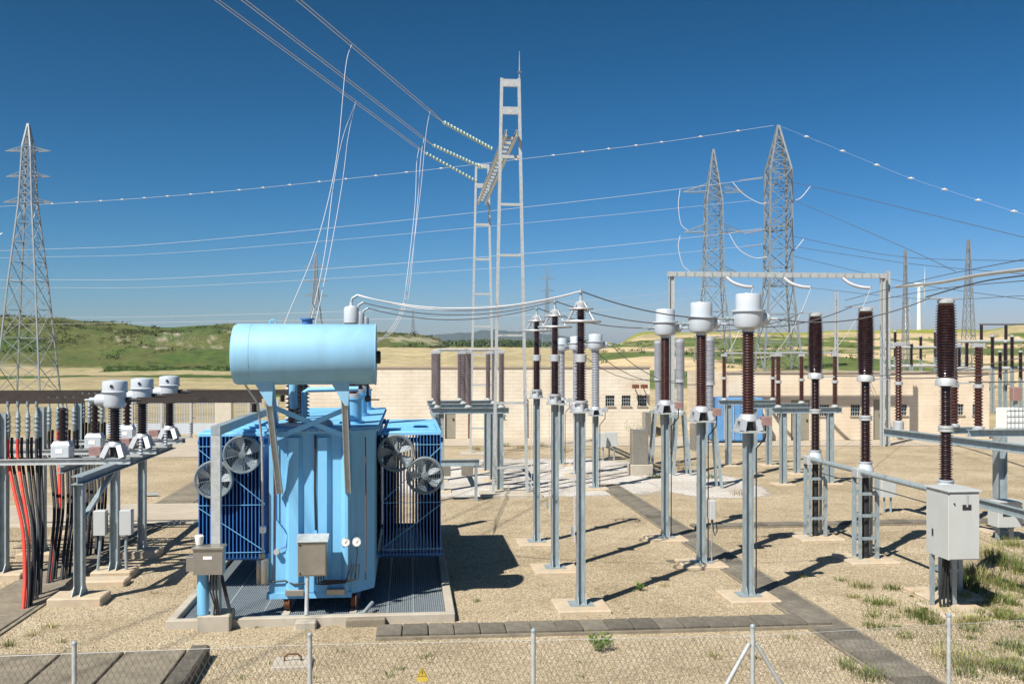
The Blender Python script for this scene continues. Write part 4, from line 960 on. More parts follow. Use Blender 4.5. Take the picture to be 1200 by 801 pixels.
# ================================================================== power transformer
TX, TY = -1.5, 17.65
tr = thing('power_transformer', 'sky blue power transformer with large oil drum, cooling fins and fans', 'transformer', (TX, TY, 0))
def tp(name, mb, mat, parent=tr, smooth=True, kind=None): return obj(name, mb, M[mat] if isinstance(mat, str) else mat, parent, 'world', kind, smooth)
yf, yk = 17.65, 24.7
poly = [(-2.40, yf), (-.97, yf), (-.60, yf + .42), (-.60, yk), (-2.40, yk)]
def vprism(poly, z0, z1):
    n = len(poly); mb = MB(); mb.add([(x, y, z0) for x, y in poly] + [(x, y, z1) for x, y in poly], [tuple(range(n - 1, -1, -1)), tuple(range(n, 2 * n))] + [(i, (i + 1) % n, n + (i + 1) % n, n + i) for i in range(n)]); return mb
tank = tp('tank', vprism(poly, .36, 3.17), 'blue', smooth=False)
grow = [(-2.47, yf - .09), (-.94, yf - .09), (-.52, yf + .38), (-.52, yk + .08), (-2.47, yk + .08)]
tp('cover_flange', vprism(grow, 3.172, 3.215), 'blue', tank, False)
tp('cover', vprism([(-2.45, yf - .06), (-.95, yf - .06), (-.54, yf + .4), (-.54, yk + .06), (-2.45, yk + .06)], 3.218, 3.255), 'blue', tank, False)
tp('base_skirt', MB().box(-2.44, -.98, yf - .03, yf + .1, .30, .40), 'blue', tank, False)
for x0, x1 in ((-2.12, -1.82), (-1.63, -1.33), (-1.16, -1.0)):           # trapezoid stiffeners on the front wall
    mb = MB(); z0, z1 = .42, 3.10; w = .07
    mb.add([(x0, yf - .002, z0), (x0 + w, yf - .10, z0), (x1 - w if x1 - x0 > .2 else x1 - .04, yf - .10, z0), (x1, yf - .002, z0), (x0, yf - .002, z1), (x0 + w, yf - .10, z1), (x1 - w if x1 - x0 > .2 else x1 - .04, yf - .10, z1), (x1, yf - .002, z1)],
           [(0, 1, 5, 4), (1, 2, 6, 5), (2, 3, 7, 6), (0, 3, 2, 1), (4, 5, 6, 7)])
    tp('stiffener', mb, 'blue', tank, False)
for x in (-1.95, -1.25): tp('jacking_lug', MB().box(x - .16, x + .16, yf - .13, yf - .034, .37, .47, .01), 'stainless', tank, False)
for i in range(14): tp('flange_bolt', MB().lathe([(.016, 0), (.016, .03)], (-2.36 + i * .105, yf - .075, 3.215), 6), 'pale_steel', tank)
# conservator drum
p0 = W(278, 415, 16.87); p1 = W(439, 415, 16.87)
yc, zc, rc_ = 17.12, 4.545, .512
xl_, xr_ = p0.x, p1.x
drum = tp('oil_conservator', MB().lathe([(rc_ * .80, -.035), (rc_ * .95, -.012), (rc_, .04), (rc_, xr_ - xl_ - .03), (rc_ * .985, xr_ - xl_)], (xl_, yc, zc), 56, (1, 0, 0)), 'blue_pale')
tp('weld_band', MB().lathe([(rc_ + .001, 0), (rc_ + .004, .006), (rc_ + .001, .012)], (xl_ + .27, yc, zc), 56, (1, 0, 0), False), 'blue_pale', drum)
tp('end_flange', MB().lathe([(rc_ + .012, 0), (rc_ + .012, .025)], (xr_ + .001, yc, zc), 56, (1, 0, 0)), 'blue_pale', drum)
tp('level_gauge', MB().lathe([(.11, 0), (.11, .05), (.09, .07)], (xr_ + .03, yc, zc - .05), 20, (1, 0, 0)), 'black', drum)
tp('filler_cap', MB().lathe([(.09, 0), (.09, .07), (.12, .075), (.12, .10)], (W(359, 0, 16.7).x, yc, zc + rc_ - .005), 16), 'blue_dark', drum)
tp('lifting_eye', MB().ring((W(319, 0, 16.7).x, yc, zc + rc_ + .02), .05, .014, (0, 1, 0), 16, 6), 'blue', drum)
tp('drain_pipe', MB().tube([(xr_ - .12, yc, zc - rc_ + .02), (xr_ - .12, yc, zc - rc_ - .22)], .022, 8), 'black', drum)
tp('drain_valve', MB().lathe([(.03, -.05), (.05, -.02), (.05, .04), (.03, .06)], (xr_ - .12, yc, zc - rc_ - .25), 12), 'black', drum)
tp('drain_lever', MB().bar((xr_ - .12, yc, zc - rc_ - .26), (xr_ + .08, yc - .02, zc - rc_ - .26), .02, .02), 'black', drum, False)
for X, dxf in ((W(314, 0, 16.75).x, .12), (W(402, 0, 16.75).x, .03)):
    zt = zc - rc_ + .05
    mb = MB(); yy = yc - .22
    q = [(X - .24, zc - .40), (X + .11, zc - .40), (X + .09, zt - .40), (X + .03, zt - .40)]
    mb.add([(x, yy, z) for x, z in q] + [(x, yy + .02, z) for x, z in q], [(0, 1, 2, 3), (7, 6, 5, 4), (0, 4, 5, 1), (1, 5, 6, 2), (2, 6, 7, 3), (3, 7, 4, 0)])
    tp('saddle_plate', mb, 'blue_pale', smooth=False)
    tp('support_leg', MB().hbeam((X + .02, yc - .14, zt - .22), (X + .02 + dxf, yf - .12, 2.14), .11, .10, .012, (1, 0, 0)), 'pale_steel', smooth=False)
    tp('support_post', MB().hbeam((X + .02, yc + .16, zt + .02), (X + .02, yf + .25, 3.256), .11, .1, .012, (1, 0, 0)), 'blue', smooth=False)
Xa_, Xb_ = W(314, 0, 16.75).x, W(402, 0, 16.75).x
tp('cross_brace', MB().bar((Xa_ + .08, yf - .22, 3.62), (Xb_ - .02, yf - .22, 3.14), .02, .085), 'blue', smooth=False)
tp('cross_brace', MB().bar((Xa_ + .08, yf - .245, 3.10), (Xb_ - .02, yf - .245, 3.58), .02, .085), 'blue', smooth=False)
# cooling radiators
rad_y0, rad_y1 = 19.42, 23.3
def radiator(x0, x1):
    root = tp('radiator', MB().box(x0, x1, rad_y0 + .05, rad_y1 - .05, 2.985, 3.055, .02), 'blue')
    n = 18; st = (x1 - x0) / n
    mb = MB(); xm_ = 0
    mb.box(-.009, .009, rad_y0, rad_y1, .66, 2.982)
    me = mesh_of('fin', mb, M['blue_dark'], False)
    for i in range(n): share('fin', me, root, (x0 + st * (i + .5) - TX, -TY, 0))
    for z in (.66, 2.90):
        for yy in (rad_y0 + .25, rad_y1 - .25): tp('header_pipe', MB().tube([(x0 - .03, yy, z - .03), (x1 + .03, yy, z - .03)], .05, 12), 'blue_dark', root)
    for z in (.78, 1.68, 2.80): tp('strap', MB().bar((x0, rad_y0 - .012, z), (x1, rad_y0 - .012, z), .008, .010), 'blue', root, False)
    for yy in (.3, 1.0, 1.7): tp('top_bar', MB().box(x0 + .08, x1 - .1, rad_y0 + yy, rad_y0 + yy + .07, 3.056, 3.10, .01), 'blue', root, False)
    return root
RL = radiator(-3.98, -2.72); RR = radiator(-.50, .66)
for (x0, x1, rr, s) in ((-3.98, -2.72, RL, -1), (-.50, .66, RR, 1)):
    for za, zb_ in ((1.66, .80), (2.78, 1.70)):
        a, b = (x0, za), (x1, zb_)
        if s > 0: a, b = (x1, za), (x0, zb_)
        tp('diagonal_tie', MB().bar((a[0], rad_y0 - .03, a[1]), (b[0], rad_y0 - .03, b[1]), .006, .011), 'blue', rr, False)
    xa = x1 if s < 0 else x0; xt_ = -2.40 if s < 0 else -.60
    for z in (.62, 3.03):
        for yy in (rad_y0 + .35, rad_y1 - .35): tp('oil_pipe', MB().tube([(xa, yy, z), (xt_, yy, z)], .06, 12), 'blue', rr)
    for yy in (rad_y0 + .12, rad_y0 + .6): tp('valve', MB().lathe([(.10, -.04), (.10, .04)], ((xa + xt_) / 2, yy + .0, 3.06), 14, (1, 0, 0)), 'blue', rr)
# fans
def fan(u, v):
    Z = 18.75 if u < 400 else 19.05
    x, _ = XY(u, Z); z = hv(v, Z); y = rad_y0 - .20; R = .345
    f = tp('fan', MB().lathe([(R - .035, .02), (R - .02, -.004), (R + .004, -.004), (R + .018, .02), (R + .018, .15), (R - .008, .15), (R - .03, .03)], (x, y, z), 36, (0, 1, 0), False), 'fan')
    blade_m = None
    for k in range(5):
        a = k * 2 * math.pi / 5 + u; mb = MB(); vs = []
        for i in range(5):
            r = .07 + i * .062; sw = .28 + .10 * i; w = .55 - .02 * i
            for j in range(5):
                t_ = a + sw * .5 + (j / 4 - .5) * w * 1.5; vs.append((x + r * math.cos(t_), y + .10 + (j / 4 - .5) * .09, z + r * math.sin(t_)))
        mb.add(vs, [(i * 5 + j, i * 5 + j + 1, (i + 1) * 5 + j + 1, (i + 1) * 5 + j) for i in range(4) for j in range(4)])
        tp('blade', mb, 'fan_blade', f)
    tp('hub', MB().lathe([(.02, -.01), (.06, .0), (.075, .03), (.075, .14)], (x, y + .02, z), 18, (0, 1, 0)), 'fan', f)
    g = MB()
    for i in range(8): g.ring((x, y - .012, z), .07 + i * .039, .0028, (0, 1, 0), 30, 4)
    for k in range(8):
        a = k * math.pi / 4 + .2; g.tube([(x, y - .016, z), (x + .35 * math.cos(a), y - .012, z + .35 * math.sin(a))], .0035, 4)
    tp('wire_guard', g, 'fan', f, kind='stuff')
    return f
for u, v in ((283, 533), (250, 562), (464, 531), (498, 558)): fan(u, v)
# HV bushings and turrets
HVX = -1.06; HVY = [18.95, 21.4, 23.9]
for y in HVY:
    tu = tp('turret', MB().lathe([(.24, 3.256), (.24, 3.30), (.195, 3.302), (.195, 3.70), (.22, 3.705), (.22, 3.74)], (HVX, y, 0), 28), 'blue')
    tp('turret_ring', MB().lathe([(.17, 3.742), (.17, 3.80), (.13, 3.82)], (HVX, y, 0), 24), 'alu', tu)
    tp('hv_insulator', MB().lathe(shed_prof(3.82, 5.02, 22, .10, .155), (HVX, y, 0), 22), 'brown_red', tu)
    tp('hv_collar', MB().lathe([(.15, 5.02), (.16, 5.03), (.16, 5.10), (.13, 5.12)], (HVX, y, 0), 22), 'brown_red', tu)
    tp('hv_head', MB().lathe([(.12, 5.12), (.14, 5.14), (.14, 5.40), (.12, 5.44), (.05, 5.46), (.03, 5.47), (.03, 5.53)], (HVX, y, 0), 26), 'white', tu)
    tp('hv_clamp', MB().tube([(HVX, y, 5.53), (HVX + .02, y, 5.60), (HVX + .12, y, 5.66)], .028, 8), 'steel', tu)
for k, y in enumerate((18.7, 19.5, 20.3, 21.1)):
    b_ = tp('lv_bushing', MB().lathe([(.10, 3.256), (.10, 3.30)] + shed_prof(3.30, 4.0, 9, .055, .11), (-2.14, y, 0), 18), 'dark_porcelain')
    tp('lv_stud', MB().lathe([(.025, 4.0), (.025, 4.16)], (-2.14, y, 0), 10), 'rust', b_)
tp('breather_pipe', MB().tube([(-2.05, 18.2, 4.05), (-2.05, 18.2, 3.75), (-2.05, 18.3, 3.6)], .075, 12), 'blue')
tp('riser_pipe', MB().tube([(-1.88, 18.4, 3.256), (-1.88, 18.4, 3.86), (-1.80, 18.4, 3.90), (-.9, 18.4, 3.92)], .045, 12), 'blue')
tp('relief_valve', MB().lathe([(.16, 3.256), (.17, 3.30), (.13, 3.36), (.05, 3.40)], (-1.50, 18.15, 0), 18), 'alu')
tp('pocket', MB().box(-2.3, -1.75, 18.0, 18.4, 3.257, 3.31), 'alu', smooth=False)
# tank front fittings
def ux(u, Z=17.35): return XY(u, Z)[0]
mbx = tp('marshalling_box', MB().box(ux(351, 17.15), ux(384, 17.15), 17.15, 17.42, hv(673, 17.0), hv(633, 17.0), .008), 'stainless', smooth=False)
tp('box_door', MB().box(ux(351, 17.15) + .02, ux(384, 17.15) - .02, 17.135, 17.147, hv(672, 17.0) + .01, hv(634, 17.0) - .01), 'stainless', mbx, False)
xx0, xx1 = ux(350, 17.15) - .01, ux(385, 17.15) + .01; zt = hv(633, 17.0) + .003
mb = MB(); mb.add([(xx0, 17.10, zt), (xx1, 17.10, zt), (xx1, 17.44, zt), (xx0, 17.44, zt), (xx0, 17.42, zt + .09), (xx1, 17.42, zt + .09)], [(3, 2, 1, 0), (0, 1, 5, 4), (2, 3, 4, 5), (0, 4, 3), (1, 2, 5)]); tp('box_roof', mb, 'pale_steel', mbx, False)
for zf in (635, 668): tp('latch', MB().box(ux(353, 17.15), ux(353, 17.15) + .03, 17.128, 17.1345, hv(zf + 3, 17.0) , hv(zf, 17.0) - .01), 'black', mbx, False)
tp('conduit', MB().tube([(ux(362, 17.2), 17.2, hv(672.5, 17.1)), (ux(362, 17.2), 17.05, .16)], .035, 10), 'pale_steel', mbx)
tp('foot', MB().box(ux(362, 17.0) - .17, ux(362, 17.0) + .17, 16.68, 16.925, -.02, .13, .02), 'concrete', mbx, False)
for i in range(4): tp('cable', MB().tube([(ux(372 + 3 * i), 17.3, hv(672.5, 17.1)), (ux(372 + 3 * i), 17.3, .62 + .02 * i), (ux(380 + 8 * i), yf - .14, .56 + .02 * i), (ux(405 + 5 * i), yf - .14, .58 + .02 * i), (ux(412 + 3 * i), yf - .13, .9)], .012, 6), 'black', mbx)
for u in (405, 418):
    x, z = ux(u), hv(634, 17.45)
    d_ = tp('dial_gauge', MB().lathe([(.075, 0), (.082, .01), (.082, .06), (.05, .07), (.05, .085)], (x, yf - .10, z), 22, (0, 1, 0)), 'pale_steel')
    tp('dial_face', MB().lathe([(.066, 0), (.066, .004)], (x, yf - .1005, z), 20, (0, -1, 0)), 'dial', d_)
    tp('needle', MB().bar((x - .01, yf - .108, z - .01), (x + .03, yf - .108, z + .035), .004, .008), 'black', d_, False)
    tp('capillary', MB().tube([(x, yf - .06, z - .08), (x + .01, yf - .06, z - .2), (x - .02, yf - .06, z - .4), (x - .02, yf - .06, .62)], .009, 6), 'black', d_)
vz = hv(644, 17.4); va = tp('sampling_valve', MB().lathe([(.05, 0), (.05, .06), (.03, .065), (.03, .1)], (ux(325), yf - .11, vz), 14, (0, 1, 0)), 'alu')
tp('valve_pipe', MB().tube([(ux(325), yf - .06, vz + .03), (ux(336), yf - .05, vz + .08), (ux(337.5), yf - .05, vz + .28), (ux(332), yf - .05, vz + .42), (ux(325), yf - .05, vz + .55), (ux(325), yf - .05, 3.05)], .012, 6), 'blue_dark', va)
tp('front_cable', MB().tube([(ux(370), yf - .115, 3.15), (ux(369.5), yf - .115, 2.2), (ux(370.5), yf - .115, 1.5)], .02, 8), 'black')
for u in (321, 428): tp('sensor_cable', MB().tube([(ux(u), yf - .02, 3.1), (ux(u) + .01, yf - .02, 2.0), (ux(u), yf - .02, .6)], .012, 6), 'rust')
tp('lower_cable', MB().tube([(ux(318), yf - .04, .60), (ux(335), yf - .05, .62), (ux(345), yf - .12, .57), (ux(360), yf - .13, .58)], .016, 6), 'black')
br = tp('breather', MB().lathe([(.10, 0), (.11, .02), (.11, .40), (.10, .42), (.05, .44), (.05, .52)], (ux(309), yf - .05, hv(681, 17.4)), 18), 'stainless')
tp('breather_tube', MB().tube([(ux(309), yf - .05, hv(650, 17.4)), (ux(308), yf - .05, 3.0), (ux(306), yf - .3, 3.7), (ux(292), yc + .0, zc - .47)], .02, 8), 'pale_steel', br)
tp('breather_cup', MB().lathe([(.05, 0), (.06, .02), (.06, .1), (.04, .12)], (ux(309), yf - .05, hv(622, 17.4)), 12), 'dial', br)
for x in (-2.1, -.95):
    w_ = tp('wheel', MB().lathe([(.10, -.05), (.12, -.04), (.12, .03), (.15, .035), (.15, .05)], (x, yf + .12, .215), 20, (1, 0, 0)), 'rust')
    tp('rail', MB().box(x - .06, x + .06, yf - .62, yk + .1, .052, .062), 'concrete', smooth=False)
    tp('skid', MB().box(x - .1, x + .1, yf + .25, yk - .1, .22, .358), 'blue_dark', smooth=False)

# oil bund with grating
bx0, bx1, by0, by1 = -3.98, .80, 16.93, 25.9
bu = thing('oil_bund', 'shallow concrete bund with steel grating under the blue transformer', 'bund', (bx0, by0, 0))
def bp(name, mb, mat, smooth=False, kind=None): return obj(name, mb, M[mat], bu, 'world', kind, smooth)
bp('kerb', MB().box(bx0, bx1, by0, by0 + .15, -.05, .15, .012), 'concrete'); bp('kerb', MB().box(bx0, bx1, by1 - .15, by1, -.05, .15, .012), 'concrete')
bp('kerb', MB().box(bx0, bx0 + .15, by0 + .152, by1 - .152, -.05, .15, .012), 'concrete'); bp('kerb', MB().box(bx1 - .15, bx1, by0 + .152, by1 - .152, -.05, .15, .012), 'concrete')
bp('pit_floor', MB().box(bx0 + .15, bx1 - .15, by0 + .15, by1 - .15, -.02, .012), 'slab')
mb = MB(); n = 120
for i in range(n):
    x = bx0 + .17 + (bx1 - bx0 - .34) * i / (n - 1); mb.box(x - .009, x + .009, by0 + .16, by1 - .16, .025, .05)
bp('grating_bars', mb, 'grate', kind='stuff')
mb = MB()
for i in range(90):
    y = by0 + .2 + (by1 - by0 - .4) * i / 89; mb.box(bx0 + .16, bx1 - .16, y - .006, y + .006, .028, .047)
bp('grating_cross_bars', mb, 'grate', kind='stuff')
for x in (-3.2, -2.5, -.35, .1): bp('grating_joint', MB().box(x - .015, x + .015, by0 + .16, by1 - .16, .03, .056), 'steel')
t = obj('cable_duct', MB().tube([(-3.0, 17.16, .10), (-.9, 17.16, .10), (-.75, 17.2, .13), (-.62, 17.6, .2)], .035, 10), M['steel']); tag(t, 'grey conduit lying along the front edge of the transformer bund', 'conduit')

# busbar support stand in front of the left radiator
sx_, sy_ = XY(252.5, 16.45)
st_ = thing('busbar_support', 'grey steel post and beam with control box left of the transformer', 'stand', (sx_, sy_, 0))
obj('pier', MB().box(-.27, .26, -.16, .36, -.03, .27, .02), M['concrete'], st_, smooth=False)
hs = lambda n_, a, b, w, h, up=(0, 0, 1): obj(n_, MB().hbeam(a, b, w, h, .014, up), M['pale_steel'], st_, smooth=False)
obj('post', MB().box(-.075, .075, .0, .14, .272, 3.20), M['pale_steel'], st_, smooth=False)
obj('beam', MB().bar((0, .0, 3.28), (0, 7.2, 3.28), .15, .15), M['steel'], st_, smooth=False)
obj('rear_post', MB().box(-.075, .075, 7.0, 7.14, 0, 3.20), M['pale_steel'], st_, smooth=False)
for y in YB:
    insulator(st_, 3.357, 3.54, 4, .05, .085, M['dark_porcelain'], 'post_insulator', (-.02, y - sy_, 0), 14)
obj('control_box', MB().box(-.30, .17, -.30, -.02, .97, 1.38, .008), M['stainless'], st_, smooth=False)
obj('box_roof', MB().box(-.32, .19, -.33, 0, 1.383, 1.42, .006), M['stainless'], st_, smooth=False)
obj('nameplate', MB().box(-.14, .0, -.306, -.302, 1.22, 1.27), M['dial'], st_, smooth=False)
obj('side_box', MB().box(-.42, -.303, -.25, -.05, 1.02, 1.26, .006), M['stainless'], st_, smooth=False)
obj('blue_pipe', MB().lathe([(.095, .275), (.095, .968)], (-.19, -.05, 0), 20), M['blue'], st_)
obj('conduit', MB().box(-.06, .10, -.12, -.06, .272, .968), M['steel'], st_, smooth=False)
obj('brace', MB().bar((.10, -.02, .9), (.24, -.02, .29), .05, .05), M['black'], st_, smooth=False)
for i in range(3): obj('cable', MB().tube([(-.05 + .05 * i, -.16, .968), (-.06 + .05 * i, -.17, .7), (.02 + .02 * i, -.18, .45), (0 + .04 * i, -.14, .28)], .013, 6), M['black'], st_)
obj('siren', MB().lathe([(.05, 0), (.06, .02), (.075, .14), (.055, .16)], (-.24, -.1, 1.425), 14), M['dial'], st_)
# ================================================================== ladder gantry
def gantry_column(t, X, Y, wb, wt, ht, rungs):
    for s in (-1, 1):
        obj('leg', MB().prism([(-.048, -.05), (.048, -.05), (.048, .05), (-.048, .05)], (X + s * wb, Y, .1), (X + s * wt, Y, ht), (0, 1, 0)), M['pale_steel'], t, 'world', smooth=False)
    for z, th in rungs:
        w = wb + (wt - wb) * z / ht - .05
        obj('rung', MB().box(X - w, X + w, Y - .045, Y + .045, z - th * .4, z + th * .4), M['pale_steel'], t, 'world', smooth=False)
    obj('foundation', MB().box(X - wb - .45, X + wb + .45, Y - .6, Y + .6, -.05, .1, .02), M['concrete'], t, 'world', smooth=False)
gn = XY(598, 32.4); gf = XY(560, 46.0)
ga = thing('line_gantry', 'tall pale steel ladder gantry with sloping looking beam in the middle of the yard', 'gantry', (gn[0], gn[1], 0))
ga['label'] = 'tall pale steel ladder gantry taking the overhead line in the middle of the yard'
gfx = gn[0] + .1
gfy = gf[1]
gantry_column(ga, gn[0], gn[1], .55, .28, 13.55, [(.9, .09), (3.0, .09), (5.2, .09), (7.8, .1), (9.45, .1), (11.0, .12), (12.5, .3), (13.4, .3)])
gantry_column(ga, gfx, gfy, .55, .28, 13.4, [(1.2, .09), (3.2, .09), (4.6, .09), (5.9, .1), (7.4, .1), (9.0, .12), (10.6, .14), (12.4, .25), (13.3, .25)])
bz = 11.68
for s in (-1, 1):
    obj('beam_chord', MB().hbeam((gn[0] + s * .17, gn[1] - .45, bz), (gfx + s * .17, gfy + .45, bz), .08, .2, .014), M['pale_steel'], ga, 'world', smooth=False)
nb = 19
for i in range(nb):
    y = gn[1] + (gfy - gn[1]) * (i + .5) / nb
    obj('batten', MB().box(gn[0] - .125, gn[0] + .125, y - .06, y + .06, bz - .04, bz + .04), M['pale_steel'], ga, 'world', smooth=False)
for X, Y, h in ((gn[0] + .3, gn[1], 13.55),): obj('lightning_rod', MB().tube([(X, Y, h), (X, Y, h + .9)], [.03, .008], 6), M['steel'], ga, 'world')
obj('rod_star', MB().lathe([(.01, 0), (.09, .02), (.01, .04)], (gn[0] + .3, gn[1], 13.75), 8), M['steel'], ga, 'world')

# ---------------- wires
def sag_pts(a, b, sag, n=24):
    a = Vector(a); b = Vector(b); return [a.lerp(b, i / n) - Vector((0, 0, sag * 4 * (i / n) * (1 - i / n))) for i in range(n + 1)]
def wire(name, label, pts, r, mat='wire', cat='wire', group=None, n=5):
    o = obj(name, MB().tube(pts, r, n), M[mat]); return tag(o, label, cat, group)
def spline(pts, k=10):
    P_ = [Vector(p) for p in pts]; P_ = [P_[0] * 2 - P_[1]] + P_ + [P_[-1] * 2 - P_[-2]]; out = []
    for i in range(1, len(P_) - 2):
        for s in range(k):
            q = s / k; a, b, c, d = P_[i - 1:i + 3]; out.append(.5 * ((2 * b) + (-a + c) * q + (2 * a - 5 * b + 4 * c - d) * q * q + (-a + 3 * b - 3 * c + d) * q ** 3))
    return out + [P_[-2]]
IG = 'glass insulator strings on the ladder gantry'
def string(label, a, b, group, nd=16, r=.075, mat='glass_disc', name='insulator_string', hw=True):
    a = Vector(a); b = Vector(b); L = (b - a).length; d = (b - a).normalized(); p = L / nd; pr = [(.03, 0)]
    for i in range(nd): pr += [(.03, (i + .2) * p), (r, (i + .45) * p), (r * .95, (i + .55) * p), (.035, (i + .62) * p), (.035, (i + .9) * p)]
    pr += [(.03, L)]
    o = obj(name, MB().lathe(pr, a, 12, d), M[mat]); return tag(o, label, 'insulator string', group)
dirc = Vector(XYc(-.326, -1.0) + (.0985,))       # towards the line behind the viewer
ends = [((577, 175), (519, 143), 34.3, 'nearest'), ((566, 197), (507, 170), 38.0, 'middle'), ((559, 213), (498, 179), 41.3, 'farthest')]
cond_end = []
for k, ((ua, va), (ub, vb), Z, w_) in enumerate(ends):
    a = W(ua, va, Z); b = W(ub, vb, Z - 1.6)
    string(f'{w_} glass insulator string pulling away from the gantry beam', a, b, IG)
    cond_end.append(b)
    far = b + dirc * (75 / 1.0)
    for s in (-.06, .06):
        off = Vector((RT[0], RT[1], 0)) * s * (0.6) + Vector((0, 0, s * .3))
        pts = [b] + [b.lerp(far, t_) + off - Vector((0, 0, 1.0 * 4 * t_ * (1 - t_) * 0)) for t_ in [.012 * j_ for j_ in range(1, 84)]]
        wire('overhead_conductor', f'{"left" if s < 0 else "right"} wire of the {w_} twin conductor running overhead from the gantry', pts, .0115, group='twin conductors above the transformer')
def on_line(k, u):
    b = cond_end[k]; best = None
    for i in range(4000):
        q = b + dirc * (i * .01); Z = FW[0] * q.x + FW[1] * q.y; xc = RT[0] * q.x + RT[1] * q.y
        if Z > 1 and 600 + FPX * xc / Z <= u: return q
    return b
HVT = [Vector((HVX + .1, y, 5.66)) for y in HVY]
d1 = on_line(0, 412); d2 = on_line(2, 417)
LVT = [Vector((-2.14, 19.5, 4.16)), Vector((-2.0, 20.3, 4.6)), Vector((HVX - .1, HVY[1] + .2, 4.3))]
tgt1 = W(330, 400, 20.2); tgt2 = W(362, 400, 21.0)
for q in (-.05, .05):
    if q < 0: wire('dropper', f'{"single" if q < 0 else "right"} strand of the far left dropper falling to the transformer', spline([d1, d1 + (tgt1 - d1) * .06 + Vector((-.02 + q, 0, -.25)), W(396, 190, 25) + Vector((q, 0, 0)), W(372, 290, 23) + Vector((q, 0, 0)), tgt1 + Vector((q, 0, 0)), LVT[0]]), .0075, group='droppers to the transformer')
    wire('dropper', f'{"left" if q < 0 else "right"} strand of the second dropper falling to the transformer', spline([d2, W(405 + q * 60, 160, d2.y * .985), W(396 + q * 100, 215, 27), W(383 + q * 60, 300, 24), tgt2 + Vector((q, 0, 0)), LVT[1]]), .0075, group='droppers to the transformer')
jn = W(478, 335, 30)
for k, q in ((0, 0), (1, .06), (2, -.06)):
    s0 = on_line(k, (504, 497, 491)[k])
    wire('dropper', ['front', 'middle', 'back'][k] + ' strand of the right dropper curving down to the bushings behind the oil drum', spline([s0, s0.lerp(jn, .12) + Vector((-.05, 0, -.1)), s0.lerp(jn, .5) + Vector((.02, 0, 0)), jn + Vector((q, 0, 0)), W(472 + 30 * q, 362, 28), W(458 + 40 * q, 388, 24.5) , W(440, 402, 21.6), LVT[2] + Vector((0, 0, q * 3))]), .0075, group='droppers to the transformer')
# bushings -> arresters -> current transformers -> breakers
ATOP = [p + Vector((0, 0, 5.68)) for p in AP]
CL = [p + Vector((-.55, 0, 5.21)) for p in CP]; CR = [p + Vector((.53, 0, 5.21)) for p in CP]
KM = [p + Vector((.46, 0, 4.03)) for p in KP]; KT = [p + Vector((-.3, 0, 5.62)) for p in KP]
row = ['nearest', 'middle', 'farthest']
for k in range(3):
    wire('jumper', row[k] + ' jumper wire from a transformer bushing to its surge arrester', sag_pts(HVT[k], ATOP[k], .28), .012, 'wire' if k == 0 else 'wire_dark', group='jumpers to the arresters')
    if k == 0: wire('jumper', 'second strand of the nearest jumper from bushing to surge arrester', sag_pts(HVT[k] + Vector((0, .08, .02)), ATOP[k], .33), .011, 'wire', group='jumpers to the arresters')
    wire('jumper', row[k] + ' jumper wire from a surge arrester to its brown current transformer', sag_pts(ATOP[k], CL[k], .12), .012, 'wire_dark', group='jumpers to the current transformers')
    wire('jumper', row[k] + ' jumper wire from a brown current transformer to its breaker pole', sag_pts(CR[k], KT[k], .22), .012, 'wire_dark', group='jumpers to the breakers')
    e = W(1215, [488, 462, 452][k] - 6, 22 + 3 * k)
    wire('jumper', row[k] + ' jumper wire leaving the middle flange of a breaker pole to the right', sag_pts(KM[k], KM[k] + Vector((5.5, .8, .45)), .15), .012, 'wire_dark', group='jumpers right of the breakers')
for k in range(3):
    wire('jumper', row[k] + ' wire looping from a pale instrument transformer to a grey breaker pole', sag_pts(WP[k] + Vector((.5, 0, 4.95)), Vector((rx - .18, RP[k].y, 3.6)), .5), .014, 'wire_dark', group='jumpers of the rear bay')

